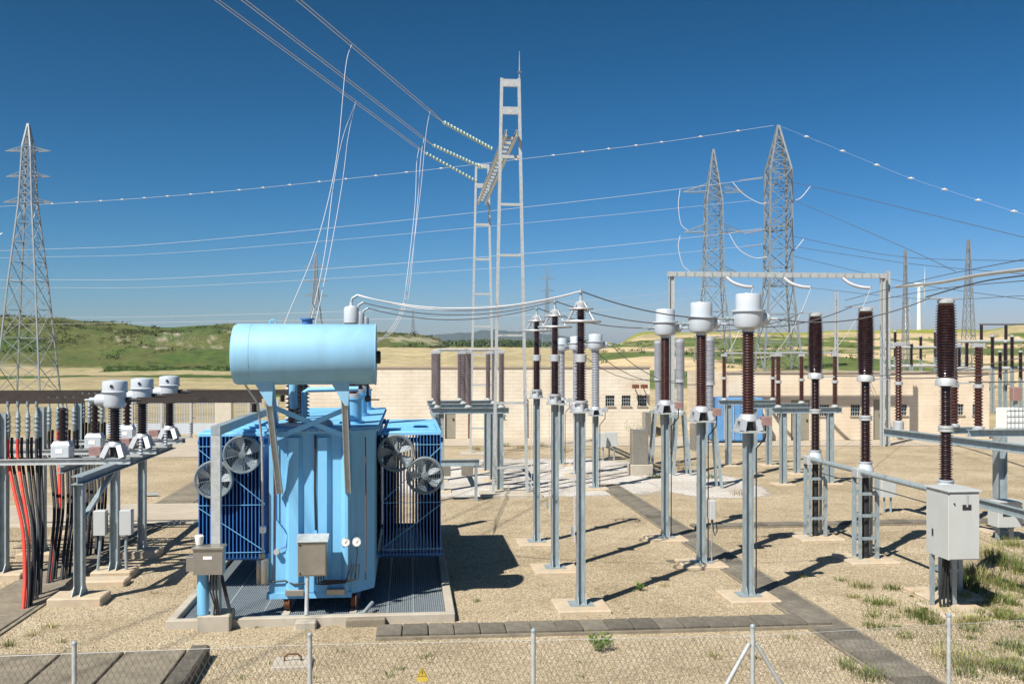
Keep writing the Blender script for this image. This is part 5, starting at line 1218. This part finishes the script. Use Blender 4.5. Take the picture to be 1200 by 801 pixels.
# ================================================================== lattice towers
def lattice(name, label, u, Z, levels, arms=(), zbase=None, mat='tower_steel', leg=.16, brace=.08, group=None, armdir='x', cat='pylon', rz=0.0, dens=.9):
    """levels: list of (z, half width); arms: (z, half length, drop)."""
    x, y = XY(u, Z); z0 = terrain_z(x, y) if zbase is None else zbase
    t = thing(name, label, cat, (x, y, z0), group, rz=-YAW + rz)
    lv = [(z - z0, w) for z, w in levels]; lv[0] = (0, lv[0][1])
    for sx in (-1, 1):
        for sy in (-1, 1):
            mb = MB()
            for (za, wa), (zb_, wb_) in zip(lv[:-1], lv[1:]): mb.bar((sx * wa, sy * wa, za), (sx * wb_, sy * wb_, zb_), leg, leg, (0, 1, 0))
            obj('leg', mb, M[mat], t, smooth=False, kind='stuff')
    mb = MB()
    for (za, wa), (zb_, wb_) in zip(lv[:-1], lv[1:]):
        h = zb_ - za; n = max(1, round(h / max(.9, (wa + wb_) * dens)))
        for i in range(n):
            z1, z2 = za + h * i / n, za + h * (i + 1) / n; w1 = wa + (wb_ - wa) * i / n; w2 = wa + (wb_ - wa) * (i + 1) / n
            if w2 < .05: continue
            for ax in (0, 1):
                for s in (-1, 1):
                    P_ = (lambda a, w, z: (a * w, s * w, z)) if ax == 0 else (lambda a, w, z: (s * w, a * w, z))
                    mb.bar(P_(-1, w1, z1), P_(1, w2, z2), brace, brace); mb.bar(P_(1, w1, z1), P_(-1, w2, z2), brace, brace)
                    mb.bar(P_(-1, w2, z2), P_(1, w2, z2), brace, brace)
    obj('bracing', mb, M[mat], t, smooth=False, kind='stuff')
    for z, hl, drop in arms:
        z = z - z0; w = np.interp(z, [a for a, _ in lv], [b for _, b in lv])
        for s in (-1, 1):
            mb = MB()
            E = (lambda d, e, zz: (d, e, zz)) if armdir == 'x' else (lambda d, e, zz: (e, d, zz))
            tip = E(s * hl, 0, z)
            for e in (-1, 1):
                mb.bar(E(s * w, e * w, z), tip, brace * 1.2, brace * 1.2); mb.bar(E(s * w, e * w, z + drop), tip, brace, brace)
                for f_ in (.3, .6):
                    a = Vector(E(s * w, e * w, z)).lerp(Vector(tip), f_); b = Vector(E(s * w, e * w, z + drop)).lerp(Vector(tip), f_); mb.bar(a, b, brace * .7, brace * .7)
            obj('cross_arm', mb, M[mat], t, smooth=False, kind='stuff')
    return t
zr = lambda v, Z: hv(v, Z)
TZ = 128
T1 = lattice('lattice_tower', 'tall steel lattice tower rising behind the right building, nearest of the pylons', 912, TZ, [(zr(432, TZ), 2.45), (zr(335, TZ), 1.5), (zr(200, TZ), 1.35), (zr(147, TZ), .06)], [(zr(212, TZ), 3.6, 1.3), (zr(268, TZ), 3.6, 1.3), (zr(333, TZ), 3.6, 1.3)], leg=.22, brace=.085, armdir='y')
TZ2 = 150
T2 = lattice('lattice_tower', 'dark lattice tower with three pairs of short arms, behind the tallest pylon', 836, TZ2, [(zr(425, TZ2), 2.5), (zr(335, TZ2), 1.35), (zr(235, TZ2), 1.15), (zr(175, TZ2), .06)], [(zr(225, TZ2), 4.6, 1.2), (zr(272, TZ2), 4.4, 1.2), (zr(322, TZ2), 4.4, 1.2)], leg=.18, brace=.085)
TZ3 = 122
T3 = lattice('lattice_tower', 'lattice tower with three pairs of arms standing in the field at far left', 33, TZ3, [(zr(462, TZ3), 2.7), (zr(330, TZ3), 1.65), (zr(238, TZ3), .8), (zr(172, TZ3), .5), (zr(145, TZ3), .05)], [(zr(177, TZ3), 2.8, .5), (zr(207, TZ3), 2.7, .5), (zr(237, TZ3), 3.0, .5)], leg=.17, brace=.065)
for u, Z, vt, hw, lab, g in ((370, 330, 296, 2.2, 'small far pylon rising behind the blue oil drum', 1), (641, 520, 312, 2.2, 'faint far pylon beyond the surge arresters', 1), (484, 600, 362, 1.6, 'tiny faint pylon above the rocky hill end', 0)):
    x, y = XY(u, Z); z0 = terrain_z(x, y); zt_ = zr(vt, Z)
    ar_ = [(z0 + (zt_ - z0) * f_, 4.2, .8) for f_ in (.58, .72, .86)] if g else []
    lattice('far_pylon', lab, u, Z, [(z0, hw * 1.4), (z0 + (zt_ - z0) * .5, hw * .5), (zt_, .15)], ar_, leg=.22, brace=.13, group='far pylons')
# slender lattice masts at right
for u, Z, vt, hw, lab in ((1061, 95, 293, .32, 'slim lattice mast rising behind the right end of the white wind turbine towers'), (1135, 88, 281, .62, 'tall slim lattice mast behind the farthest right brown insulators'), (980, 80, 342, .10, 'thin pale mast standing between two breaker poles')):
    x, y = XY(u, Z); z0 = terrain_z(x, y)
    lattice('slim_mast', lab, u, Z, [(z0, hw), (zr(vt, Z), .08)], (), leg=.065, brace=.028, dens=2.0, cat='mast', mat='tower_steel' if u > 1000 else 'alu')
# ---------------- long conductors between the towers
def sky_line(label, pts, r=.018, mat='wire', group='long conductors crossing the sky', n=6):
    return wire('power_line', label, spline(pts, 60), r, mat, 'power line', group, n)
LZ = 128
S = lambda u, v, Z=LZ: W(u, v, Z)
earth = [S(-420, 262, 175), S(0, 242, 150), S(220, 228, 142), S(430, 207, 136), S(640, 183, 131), S(780, 166, 129), S(907, 147, TZ)]
sky_line('topmost wire with bird markers running left from the tallest pylon', earth)
earth2 = [S(912, 147, TZ), S(990, 178, 118), S(1065, 208, 108), S(1145, 234, 98), S(1260, 270, 86)]
sky_line('topmost wire with bird markers dropping right from the tallest pylon', earth2, .007)
def near_u(pts, u):
    best = min(pts, key=lambda q: abs(600 + FPX * (RT[0] * q.x + RT[1] * q.y) / (FW[0] * q.x + FW[1] * q.y) - u)); return best
e1s, e2s = spline(earth, 60), spline(earth2, 60)
for i, u in enumerate((60, 90, 117, 142, 168, 195, 223, 250, 280, 310, 340, 373, 407, 441, 478, 518, 560, 606, 650, 684, 714, 745, 776, 822, 865, 945, 987, 1027, 1068, 1107, 1147, 1188)):
    q = near_u(e1s if u < 912 else e2s, u); Z = FW[0] * q.x + FW[1] * q.y
    o = obj('line_marker', MB().lathe([(.02, -.5), (.10, -.42), (.05, -.30), (.2, -.1), (.2, .1), (.05, .30), (.10, .42), (.02, .5)], (0, 0, 0), 8, (1, 0, 0)), M['wire']); o.location = q; o.scale = (.62, .62, .62) if u < 912 else (.7, .7, .7)
    tag(o, 'small pale bird marker clipped to the topmost sky wire', 'line marker', 'bird markers on the topmost wire')
sets = [((20, 293), (220, 283), (640, 240), (893, 209), 1), ((0, 302), (220, 295), (640, 259), (880, 235), 2), ((0, 328), (220, 325), (640, 295), (893, 269), 3), ((0, 337), (220, 335), (640, 310), (890, 287), 4), ((0, 372), (220, 370), (640, 355), (860, 334), 5), ((0, 380), (220, 377), (640, 368), (858, 343), 6)]
for a, b, c, d, i in sets:
    pts = [S(a[0] - 420, a[1] + (a[1] - b[1]) * 1.2, 175), S(*a, 152), S(*b, 143), S(*c, 131), S(*d, TZ + (2 if i < 5 else 20))]
    sky_line(['', 'first', 'second', 'third', 'fourth', 'fifth', 'lowest'][i] + ' pale conductor below the marker wire, crossing the whole sky', pts, .021 if i in (1, 3) else .016, 'wire')
TG = 'tension strings on the tallest pylon'
for i, (ua, va, ub, vb) in enumerate(((866, 212, 894, 208), (872, 274, 897, 269), (862, 272, 893, 268), (872, 289, 897, 286))):
    string(['upper', 'second', 'third', 'lowest'][i] + ' tension insulator string left of the tallest pylon', S(ua, va, TZ), S(ub, vb, TZ), TG, 14, .14, 'grey_porcelain')
for i, pts in enumerate(([(858, 213), (872, 228), (890, 238), (899, 238)], [(854, 273), (866, 292), (884, 302), (899, 301)], [(950, 218), (938, 232), (926, 236)], [(942, 280), (932, 292), (925, 296)], [(797, 222), (795, 240), (798, 262), (806, 270)], [(797, 276), (795, 290), (800, 310), (808, 318)])):
    wire('jumper_loop', ['upper jumper loop hanging left of the tallest pylon', 'lower jumper loop hanging left of the tallest pylon', 'upper jumper loop hanging right of the tallest pylon', 'lower jumper loop hanging right of the tallest pylon', 'upper jumper loop at the arm of the darker pylon', 'lower jumper loop at the arm of the darker pylon'][i], spline([S(u, v, TZ - 1 if i < 4 else TZ2) for u, v in pts]), .05, group='jumper loops on the pylons')
# dull lines leaving to the right
DL = [((922, 212), (1010, 232), (1200, 278)), ((925, 232), (1060, 290), (1120, 318)), ((925, 276), (1050, 300), (1210, 306)), ((925, 288), (1060, 308), (1210, 322)), ((930, 300), (1060, 330), (1210, 352)), ((930, 335), (1080, 350), (1210, 346))]
for i, q in enumerate(DL):
    pts = [S(q[0][0], q[0][1], TZ), S(q[1][0], q[1][1], 105), S(q[2][0], q[2][1], 84)]
    sky_line(['first', 'second', 'third', 'fourth', 'fifth', 'sixth'][i] + ' dull conductor from the top, running right from the tallest pylon', pts, .028, 'wire_dark', 'dull conductors right of the tallest pylon')
NL = [((990, 352, 52), (1090, 326, 40), (1230, 298, 26)), ((990, 360, 52), (1090, 340, 40), (1230, 326, 26)), ((1085, 348, 21), (1150, 330, 18), (1240, 318, 15))]
for i, q in enumerate(NL):
    sky_line(['upper', 'middle', 'lower'][i] + ' dark strung wire rising towards the right picture edge', [W(*p) for p in q], .014, 'wire_dark', 'strung wires at the right edge')
# braided busbar rope at right
sky_line('thick pale flexible busbar sweeping up to the right edge', [W(1050, 336, 49), W(1100, 331, 43), W(1150, 322, 37), W(1240, 311, 30)], .07, 'pale_steel', None, 8)

# ---------------- busbar portal
pz = 8.45; PA = XY(787, 49); PB = XY(1047, 49)
po = thing('busbar_portal', 'wide pale steel portal with box beam in front of the pylons', 'portal', (PA[0], PA[1], 0))
yA = PA[1]; yBp = PA[1]
obj('post', MB().hbeam((PA[0], yA, 0), (PA[0], yA, pz - .002), .2, .26, .02, (1, 0, 0)), M['pale_steel'], po, 'world', smooth=False)
obj('post', MB().hbeam((PB[0], yBp, 0), (PB[0], yBp, pz - .002), .18, .2, .02, (1, 0, 0)), M['pale_steel'], po, 'world', smooth=False)
obj('post', MB().hbeam((PB[0] + .45, yBp + .3, 0), (PB[0] + .45, yBp + .3, pz + .4), .15, .17, .02, (1, 0, 0)), M['pale_steel'], po, 'world', smooth=False)
obj('beam', MB().box(PA[0] - .2, PB[0] + .2, yA - .12, yA + .12, pz, pz + .24), M['pale_steel'], po, 'world', smooth=False)
for i in range(24):
    x = PA[0] + (PB[0] - PA[0]) * (i + .5) / 24; obj('lacing', MB().box(x - .03, x + .03, yA - .135, yA - .123, pz + .03, pz + .21), M['steel'], po, 'world', smooth=False)
for i, u in enumerate((852, 922, 995)):
    x = XY(u, 49)[0]; a = Vector((x, yA - .25, pz - .05))
    pts = [a, a + Vector((.25, -.3, -.28)), a + Vector((.65, -.6, -.46)), a + Vector((1.0, -.9, -.52))]
    o = obj('portal_string', MB().tube(spline(pts, 8), .085, 10), M['grey_porcelain']); tag(o, ['left', 'middle', 'right'][i] + ' curved pale insulator string hanging from the portal beam', 'insulator string', 'strings on the portal beam')
    wire('jumper', ['left', 'middle', 'right'][i] + ' wire falling from a portal string to the disconnectors', sag_pts(pts[-1], Vector((Xb + .2 + .9 * i, yd[2] - 3 * i if i < 2 else yd[0], 4.7)), .3), .011, group='wires below the portal')

# ================================================================== buildings
def building(name, label, x0, x1, yfr, depth, h, mat, wins, doors):
    t = thing(name, label, 'building', (x0, yfr, 0))
    ops = sorted(wins + doors); mb = MB()
    # front wall built as piers and bands round the openings
    xs = [x0]; y0, y1 = yfr, yfr + .3
    cur = x0; n = 0
    segs = []
    for (a, b, z0, z1) in ops:
        segs.append((cur, a, 0, h)); segs.append((a, b, z1, h))
        if z0 > .01: segs.append((a, b, 0, z0))
        cur = b
    segs.append((cur, x1, 0, h))
    for (a, b, z0, z1) in segs: mb.box(a, b, y0, y1, z0, z1)
    obj('front_wall', mb, mat, t, 'world', kind='stuff', smooth=False)
    obj('side_wall', MB().box(x0 + .001, x0 + .3, y1 + .001, yfr + depth, 0, h), mat, t, 'world', smooth=False)
    obj('side_wall', MB().box(x1 - .3, x1 - .001, y1 + .001, yfr + depth, 0, h), mat, t, 'world', smooth=False)
    obj('rear_wall', MB().box(x0 + .301, x1 - .301, yfr + depth - .3, yfr + depth, 0, h), mat, t, 'world', smooth=False)
    obj('roof', MB().box(x0 + .301, x1 - .301, y1 + .001, yfr + depth - .301, h - .5, h - .3), M['coping'], t, 'world', smooth=False)
    obj('coping', MB().box(x0 - .06, x1 + .06, yfr - .06, yfr + .36, h + .002, h + .09), M['coping'], t, 'world', smooth=False)
    for (a, b, z0, z1) in wins:
        w = obj('window', MB().box(a, b, yfr + .16, yfr + .18, z0, z1), M['glass'], t, 'world', smooth=False)
        for i in range(1, 4):
            xx = a + (b - a) * i / 4; obj('bar', MB().box(xx - .018, xx + .018, yfr + .10, yfr + .14, z0, z1), M['steel'], w, 'world', smooth=False)
        for i in range(1, 3):
            zz = z0 + (z1 - z0) * i / 3; obj('bar', MB().box(a, b, yfr + .06, yfr + .095, zz - .018, zz + .018), M['steel'], w, 'world', smooth=False)
        obj('sill', MB().box(a - .06, b + .06, yfr - .06, yfr + .155, z0 - .07, z0 - .002), M['coping'], w, 'world', smooth=False)
    for (a, b, z0, z1) in doors:
        d = obj('door', MB().box(a + .01, b - .01, yfr + .12, yfr + .17, 0.02, z1 - .005), M['door'], t, 'world', smooth=False)
        obj('handle', MB().box(b - .16, b - .08, yfr + .08, yfr + .118, 1.0, 1.12), M['black'], d, 'world', smooth=False)
    return t
ZB = 55.3; yB = 54.9
bX = lambda u, Zz=ZB: XY(u, Zz)[0]
bl = building('substation_building', 'long low sand coloured block building behind the transformer', bX(338), bX(765), yB, 8, hv(431, ZB), M['blocks'],
         [(bX(a), bX(b), hv(476, ZB), hv(463.5, ZB)) for a, b in ((711.5, 722.5), (731, 742), (750.5, 761.5))], [(bX(521), bX(533.5), 0, hv(481, ZB))])
for u in (440 + 15, 500): pass
yR = 51.9; ZR = 54
br_ = building('control_building', 'low sand coloured rendered building at right behind the disconnectors', bX(850, ZR), bX(1171, ZR), yR, 8, hv(437, ZR), M['plaster'],
         [(bX(a, ZR), bX(b, ZR), hv(487, ZR), hv(474, ZR)) for a, b in ((908, 918), (960, 972), (998, 1010), (1056, 1068), (1128, 1139), (1150, 1158))], [(bX(925, ZR), bX(948, ZR), 0, hv(468, ZR)), (bX(1026, ZR), bX(1042, ZR), 0, hv(468, ZR))])
for k, u in enumerate((747.5, 758)):
    p = Vector((bX(u), yB - .02, hv(457, ZB)))
    t = thing('wall_floodlight', ['left', 'right'][k] + ' small floodlight on the sand wall above the barred windows', 'lamp', p)
    obj('arm', MB().bar((0, 0, 0), (-.1, -.35, .15), .05, .05), M['steel'], t, smooth=False); obj('lamp_head', MB().box(-.28, .08, -.6, -.33, .1, .32, .03), M['rust'], t, smooth=False)
for k, u in enumerate((549, 617)):
    o = obj('down_pipe', MB().tube([(bX(u), yB - .06, 0), (bX(u), yB - .06, 2.2 if k else 3.5)], .05, 8), M['steel' if k else 'rust']); tag(o, ['rusty', 'short grey'][k] + ' pipe fixed to the front of the sand block wall', 'pipe')
p = G(617, 512); 
# blue container
cp = G(846, 520); ct_ = thing('shipping_container', 'small blue container between the two sand coloured buildings', 'container', (bX(842, 52), XY(842, 52)[1], 0))
obj('body', MB().box(0, 2.4, 0, 2.4, .1, 2.35, .02), M['blue_container'], ct_, smooth=False)
for i in range(2):
    d = obj('door', MB().box(.06 + i * 1.16, 1.18 + i * 1.16, -.03, -.002, .16, 2.3, .01), M['blue_container'], ct_, smooth=False)
    for x in (.3, .8): obj('lock_rod', MB().tube([(x + i * 1.16, -.06, .2), (x + i * 1.16, -.06, 2.26)], .022, 6), M['alu'], d)
for i in range(6): obj('side_rib', MB().box(-.03, -.002, .2 + i * .33, .36 + i * .33, .2, 2.25), M['blue_container'], ct_, smooth=False)
# IBC tank at right
ip = XY(1184, 50)
ib = thing('tank_crate', 'white plastic tank in a wire cage at the right edge beside the building', 'tank', (ip[0], ip[1], 0))
obj('bottle', MB().box(-.5, .5, -.5, .5, .95, 1.95, .06), M['dial'], ib); obj('pallet', MB().box(-.6, .6, -.5, .5, 0, .93, .02), M['cabinet'], ib, smooth=False)
for i in range(6): obj('cage_bar', MB().bar((-.52 + i * .208, -.53, .94), (-.52 + i * .208, -.53, 2.0), .025, .025, (0, 1, 0)), M['steel'], ib, smooth=False)
for i in range(4): obj('cage_bar', MB().bar((-.54, -.555, 1.0 + i * .3), (.54, -.555, 1.0 + i * .3), .025, .025), M['steel'], ib, smooth=False)
# palisade fence left rear
fe = thing('palisade_fence', 'pale metal fence on a low wall behind the left busbars', 'fence', (XY(150, 58)[0], XY(150, 58)[1], 0))
fl = XY(325, 58)[0] - XY(150, 58)[0]
obj('low_wall', MB().box(-1.5, fl, -.1, .1, 0, .62), M['white'], fe, smooth=False)
for i in range(7):
    x = -1.4 + (fl + 1.3) * i / 6; obj('post', MB().box(x - .06, x + .06, -.18, -.102, 0, 2.0), M['alu'], fe, smooth=False)
for i in range(70):
    x = -1.45 + (fl + 1.4) * i / 69; obj('picket', MB().box(x - .018, x + .018, -.02, .02, .622, 1.9), M['alu'], fe, smooth=False)
for z in (.9, 1.75): obj('rail', MB().box(-1.5, fl, .022, .05, z, z + .05), M['alu'], fe, smooth=False)
o = obj('gate_pillar', MB().box(-.45, .45, -.3, .3, 0, 2.35, .03), M['kerb'], smooth=False); o.location = (XY(263, 57)[0], XY(263, 57)[1], 0); tag(o, 'pale gate pillar at the end of the rear fence', 'pillar')

# ---------------- far switchgear rows at right
FG = 'far switchgear insulators beyond the right building'
fi = None
spots = [(1042, 86), (1049, 90), (1068, 88), (1079, 92), (1096, 90), (1100, 96), (1107, 86), (1118, 78), (1124, 80), (1133, 76), (1163, 72), (1172, 70), (1178, 74), (1186, 72), (1196, 70), (1203, 74)]
names_ = ['first', 'second', 'third', 'fourth', 'fifth', 'sixth', 'seventh', 'eighth', 'ninth', 'tenth', 'eleventh', 'twelfth', 'thirteenth', 'fourteenth', 'fifteenth', 'sixteenth']
for k, (u, Z) in enumerate(spots):
    x, y = XY(u, Z); z0 = terrain_z(x, y); lab = f'{names_[k]} dark far insulator from the left beyond the right building roof'
    if fi is None:
        fi = thing('far_post_insulator', lab, 'insulator', (x, y, z0), FG)
        obj('stand', MB().hbeam((0, 0, 0), (0, 0, 3.0), .2, .2, .02, (1, 0, 0)), M['steel'], fi, smooth=False)
        insulator(fi, 3.0, 5.0, 14, .10, .17, M['dark_porcelain'], seg=12); obj('cap', MB().lathe([(.15, 5.0), (.15, 5.12)], n=12), M['alu'], fi)
    else:
        c = copy_tree(fi, (x, y, z0), lab); c.scale = (1, 1, 1 + .12 * math.sin(k * 2.1))
for k, (u0, u1, Z, v) in enumerate(((1035, 1130, 88, 407), (1115, 1215, 74, 400), (1035, 1130, 90, 429), (1115, 1215, 73, 432))):
    a = W(u0, v, Z); b = W(u1, v - 1, Z)
    o = obj('far_busbar', MB().tube([a, b], .10 if k < 2 else .14, 8), M['pale_steel']); tag(o, ['upper left', 'upper right', 'lower left', 'lower right'][k] + ' pale tube of the far switchgear beyond the right building', 'busbar', 'far busbars')
a = W(1148, 380, 100); b = W(1215, 381, 100)
pf = thing('far_portal', 'small dark portal frame beyond the far switchgear at right', 'portal', (a.x, a.y, terrain_z(a.x, a.y)))
zz = a.z - pf.location.z
obj('beam', MB().bar((0, 0, zz), (b.x - a.x, b.y - a.y, zz), .12, .15), M['wire_dark'], pf, smooth=False)
for f_ in (.03, .46): 
    obj('post', MB().bar(((b.x - a.x) * f_, (b.y - a.y) * f_, 0), ((b.x - a.x) * f_, (b.y - a.y) * f_, zz - .08), .22, .22, (0, 1, 0)), M['dark_porcelain'], pf, smooth=False)
p = XY(1190, 66)
o = thing('red_drive', 'small red drive box on a post among the far switchgear at the right edge', 'drive box', (p[0], p[1], terrain_z(*p)))
obj('post', MB().bar((0, 0, 0), (0, 0, 1.4), .2, .2, (0, 1, 0)), M['steel'], o, smooth=False); obj('body', MB().box(-.3, .3, -.25, .25, 1.402, 2.3, .05), M['red_box'], o, smooth=False)

# ---------------- wind turbines
def turbine(label, u, Z, vhub, rad, ang, hubr=1.6, yaw=.35):
    x, y = XY(u, Z); z0 = terrain_z(x, y); hz_ = hv(vhub, Z)
    t = thing('wind_turbine', label, 'wind turbine', (x, y, z0), 'wind turbines', rz=-YAW + yaw); hh = hz_ - z0
    obj('tower', MB().tube([(0, 0, 0), (0, 0, hh)], [2.2, 1.3], 16), M['turbine'], t)
    obj('nacelle', MB().box(-1.6, 1.6, -3.5, 5, hh - 1.5, hh + 2, .4), M['turbine'], t)
    obj('hub', MB().lathe([(1.7, 0), (1.6, 1.0), (.5, 2.4)], (0, -3.5, hh), 14, (0, -1, 0)), M['turbine'], t)
    for k in range(3):
        a = math.radians(ang + 120 * k); d = Vector((math.sin(a), 0, math.cos(a))); c = Vector((0, -4.6, hh))
        obj('blade', MB().prism([(-.9, -.4), (1.4, -.15), (1.4, .15), (-.9, .5)], c + d * 1.2, c + d * rad, (0, 1, 0), [(-.2, -.05), (.3, -.03), (.3, .03), (-.2, .05)]), M['turbine'], t)
turbine('large white wind turbine on the right horizon', 1077, 900, 334, 22, 158, yaw=1.15)
turbine('smaller white wind turbine left of the large one on the right horizon', 1062, 1500, 362, 26, 160, yaw=1.0)
turbine('distant white wind turbine cut by the left picture edge', -16, 700, 286, 14, 57, yaw=.2)

# ================================================================== chain link fence in front
fp = []
for u, v in ((87, 755), (363, 745), (625, 740), (882, 735), (1112, 722)):
    Z = FPX * 2.5 / (v - HZ); fp.append(Vector(XY(u, Z) + (0,)))
d0 = (fp[1] - fp[0]); d1_ = (fp[-1] - fp[-2])
fp = [fp[0] - d0] + fp + [fp[-1] + d1_]
ff = thing('chain_link_fence', 'galvanised chain link fence along the lower picture edge', 'fence', (fp[3].x, fp[3].y, 0))
for i, q in enumerate(fp):
    pl_ = obj('post', MB().tube([q, q + Vector((0, 0, 2.0))], .021, 12), M['pale_steel'], ff, 'world')
    obj('post_cap', MB().lathe([(.025, 0), (.025, .02), (.010, .035)], q + Vector((0, 0, 2.0)), 12), M['steel'], pl_, 'world')
q = fp[4]
for s in (-1, 1):
    dd = (fp[5] - fp[4]).normalized() * s; obj('brace', MB().tube([q + Vector((0, 0, 1.86)) + dd * .03, q + dd * 1.15 + Vector((0, 0, .05))], .02, 10), M['pale_steel'], ff, 'world')
wm = MB()
for a, b in zip(fp[:-1], fp[1:]):
    L_ = (b - a).length; n = int(L_ / .052); st = L_ / n; e = (b - a).normalized()
    for i in range(n):
        for s in (0, 1):
            base = a + e * (st * (i + .5)); pts = []
            rows = 37
            for r_ in range(rows + 1):
                z = .06 + r_ * (1.86 / rows); o_ = (st * .5 if (r_ + s) % 2 == 0 else -st * .5)
                pts.append(base + e * o_ * .5 * 2 * .5 + Vector((e.y, -e.x, 0)) * (.002 if s else -.002) + Vector((0, 0, z)))
            if s == 0: wm.tube(pts, .0021, 3, False)
            else: wm.tube([p_ + e * st * .5 for p_ in pts], .0021, 3, False)
obj('wire_mesh', wm, M['mesh'], ff, 'world', kind='stuff', smooth=False)
for z in (1.0, 1.925):
    tw = MB()
    tw.tube([p_ + Vector((0, 0, z)) for p_ in fp], .0022, 4); obj('tension_wire', tw, M['pale_steel'], ff, 'world')
# warning sign on the fence
q = W(495, 788, 8.96); e = (fp[3] - fp[2]).normalized(); nrm = Vector((e.y, -e.x, 0))
sg = thing('warning_sign', 'small yellow triangular high voltage warning sign hung on the fence', 'sign', (q.x, q.y, q.z)); sg.location = Vector(q) - nrm * .02; sg.location = Vector(q) + nrm * .012
ea = math.atan2(e.y, e.x); sg.rotation_euler = (0, 0, ea)
def tri(h, y0, y1, zc_=0.0):
    w = h * .577; mb = MB(); P3 = [(-w, -h / 3 + zc_), (w, -h / 3 + zc_), (0, 2 * h / 3 + zc_)]
    mb.add([(x, y0, z) for x, z in P3] + [(x, y1, z) for x, z in P3], [(0, 1, 2), (5, 4, 3), (0, 3, 4, 1), (1, 4, 5, 2), (2, 5, 3, 0)]); return mb
obj('plate', tri(.09, -.003, 0), M['yellow'], sg, smooth=False); obj('border', tri(.073, -.0045, -.0035), M['black'], sg, smooth=False); obj('panel', tri(.061, -.006, -.005), M['yellow'], sg, smooth=False)
bolt = [(.004, .034), (-.010, .006), (-.001, .008), (-.006, -.018), (.010, .012), (.001, .010)]
mb = MB(); mb.add([(x, -.0075, z) for x, z in bolt] + [(x, -.0065, z) for x, z in bolt], [tuple(range(6)), tuple(range(11, 5, -1))] + [(i, 6 + i, 6 + (i + 1) % 6, (i + 1) % 6) for i in range(6)]); obj('bolt_symbol', mb, M['black'], sg, smooth=False)
obj('caption_plate', MB().box(-.05, .05, -.003, 0, -.070, -.034), M['yellow'], sg, smooth=False)
# ================================================================== haze
hz_b = MB(); hz_b.box(-9000, 9000, -600, 14000, -4, 235)
hm = bpy.data.materials.new('haze_air'); hm.use_nodes = True; hn = hm.node_tree
for n_ in list(hn.nodes):
    if n_.type == 'BSDF_PRINCIPLED': hn.nodes.remove(n_)
pv = hn.nodes.new('ShaderNodeVolumePrincipled'); pv.inputs['Density'].default_value = 6.5e-5; pv.inputs['Color'].default_value = (.6, .78, 1.0, 1); pv.inputs['Anisotropy'].default_value = 0.2
hn.links.new(pv.outputs['Volume'], hn.nodes['Material Output'].inputs['Volume'])
hz_o = obj('haze', hz_b, hm, smooth=False); hz_o['kind'] = 'stuff'; tag(hz_o, 'thin blue haze in front of the far mountains', 'haze')
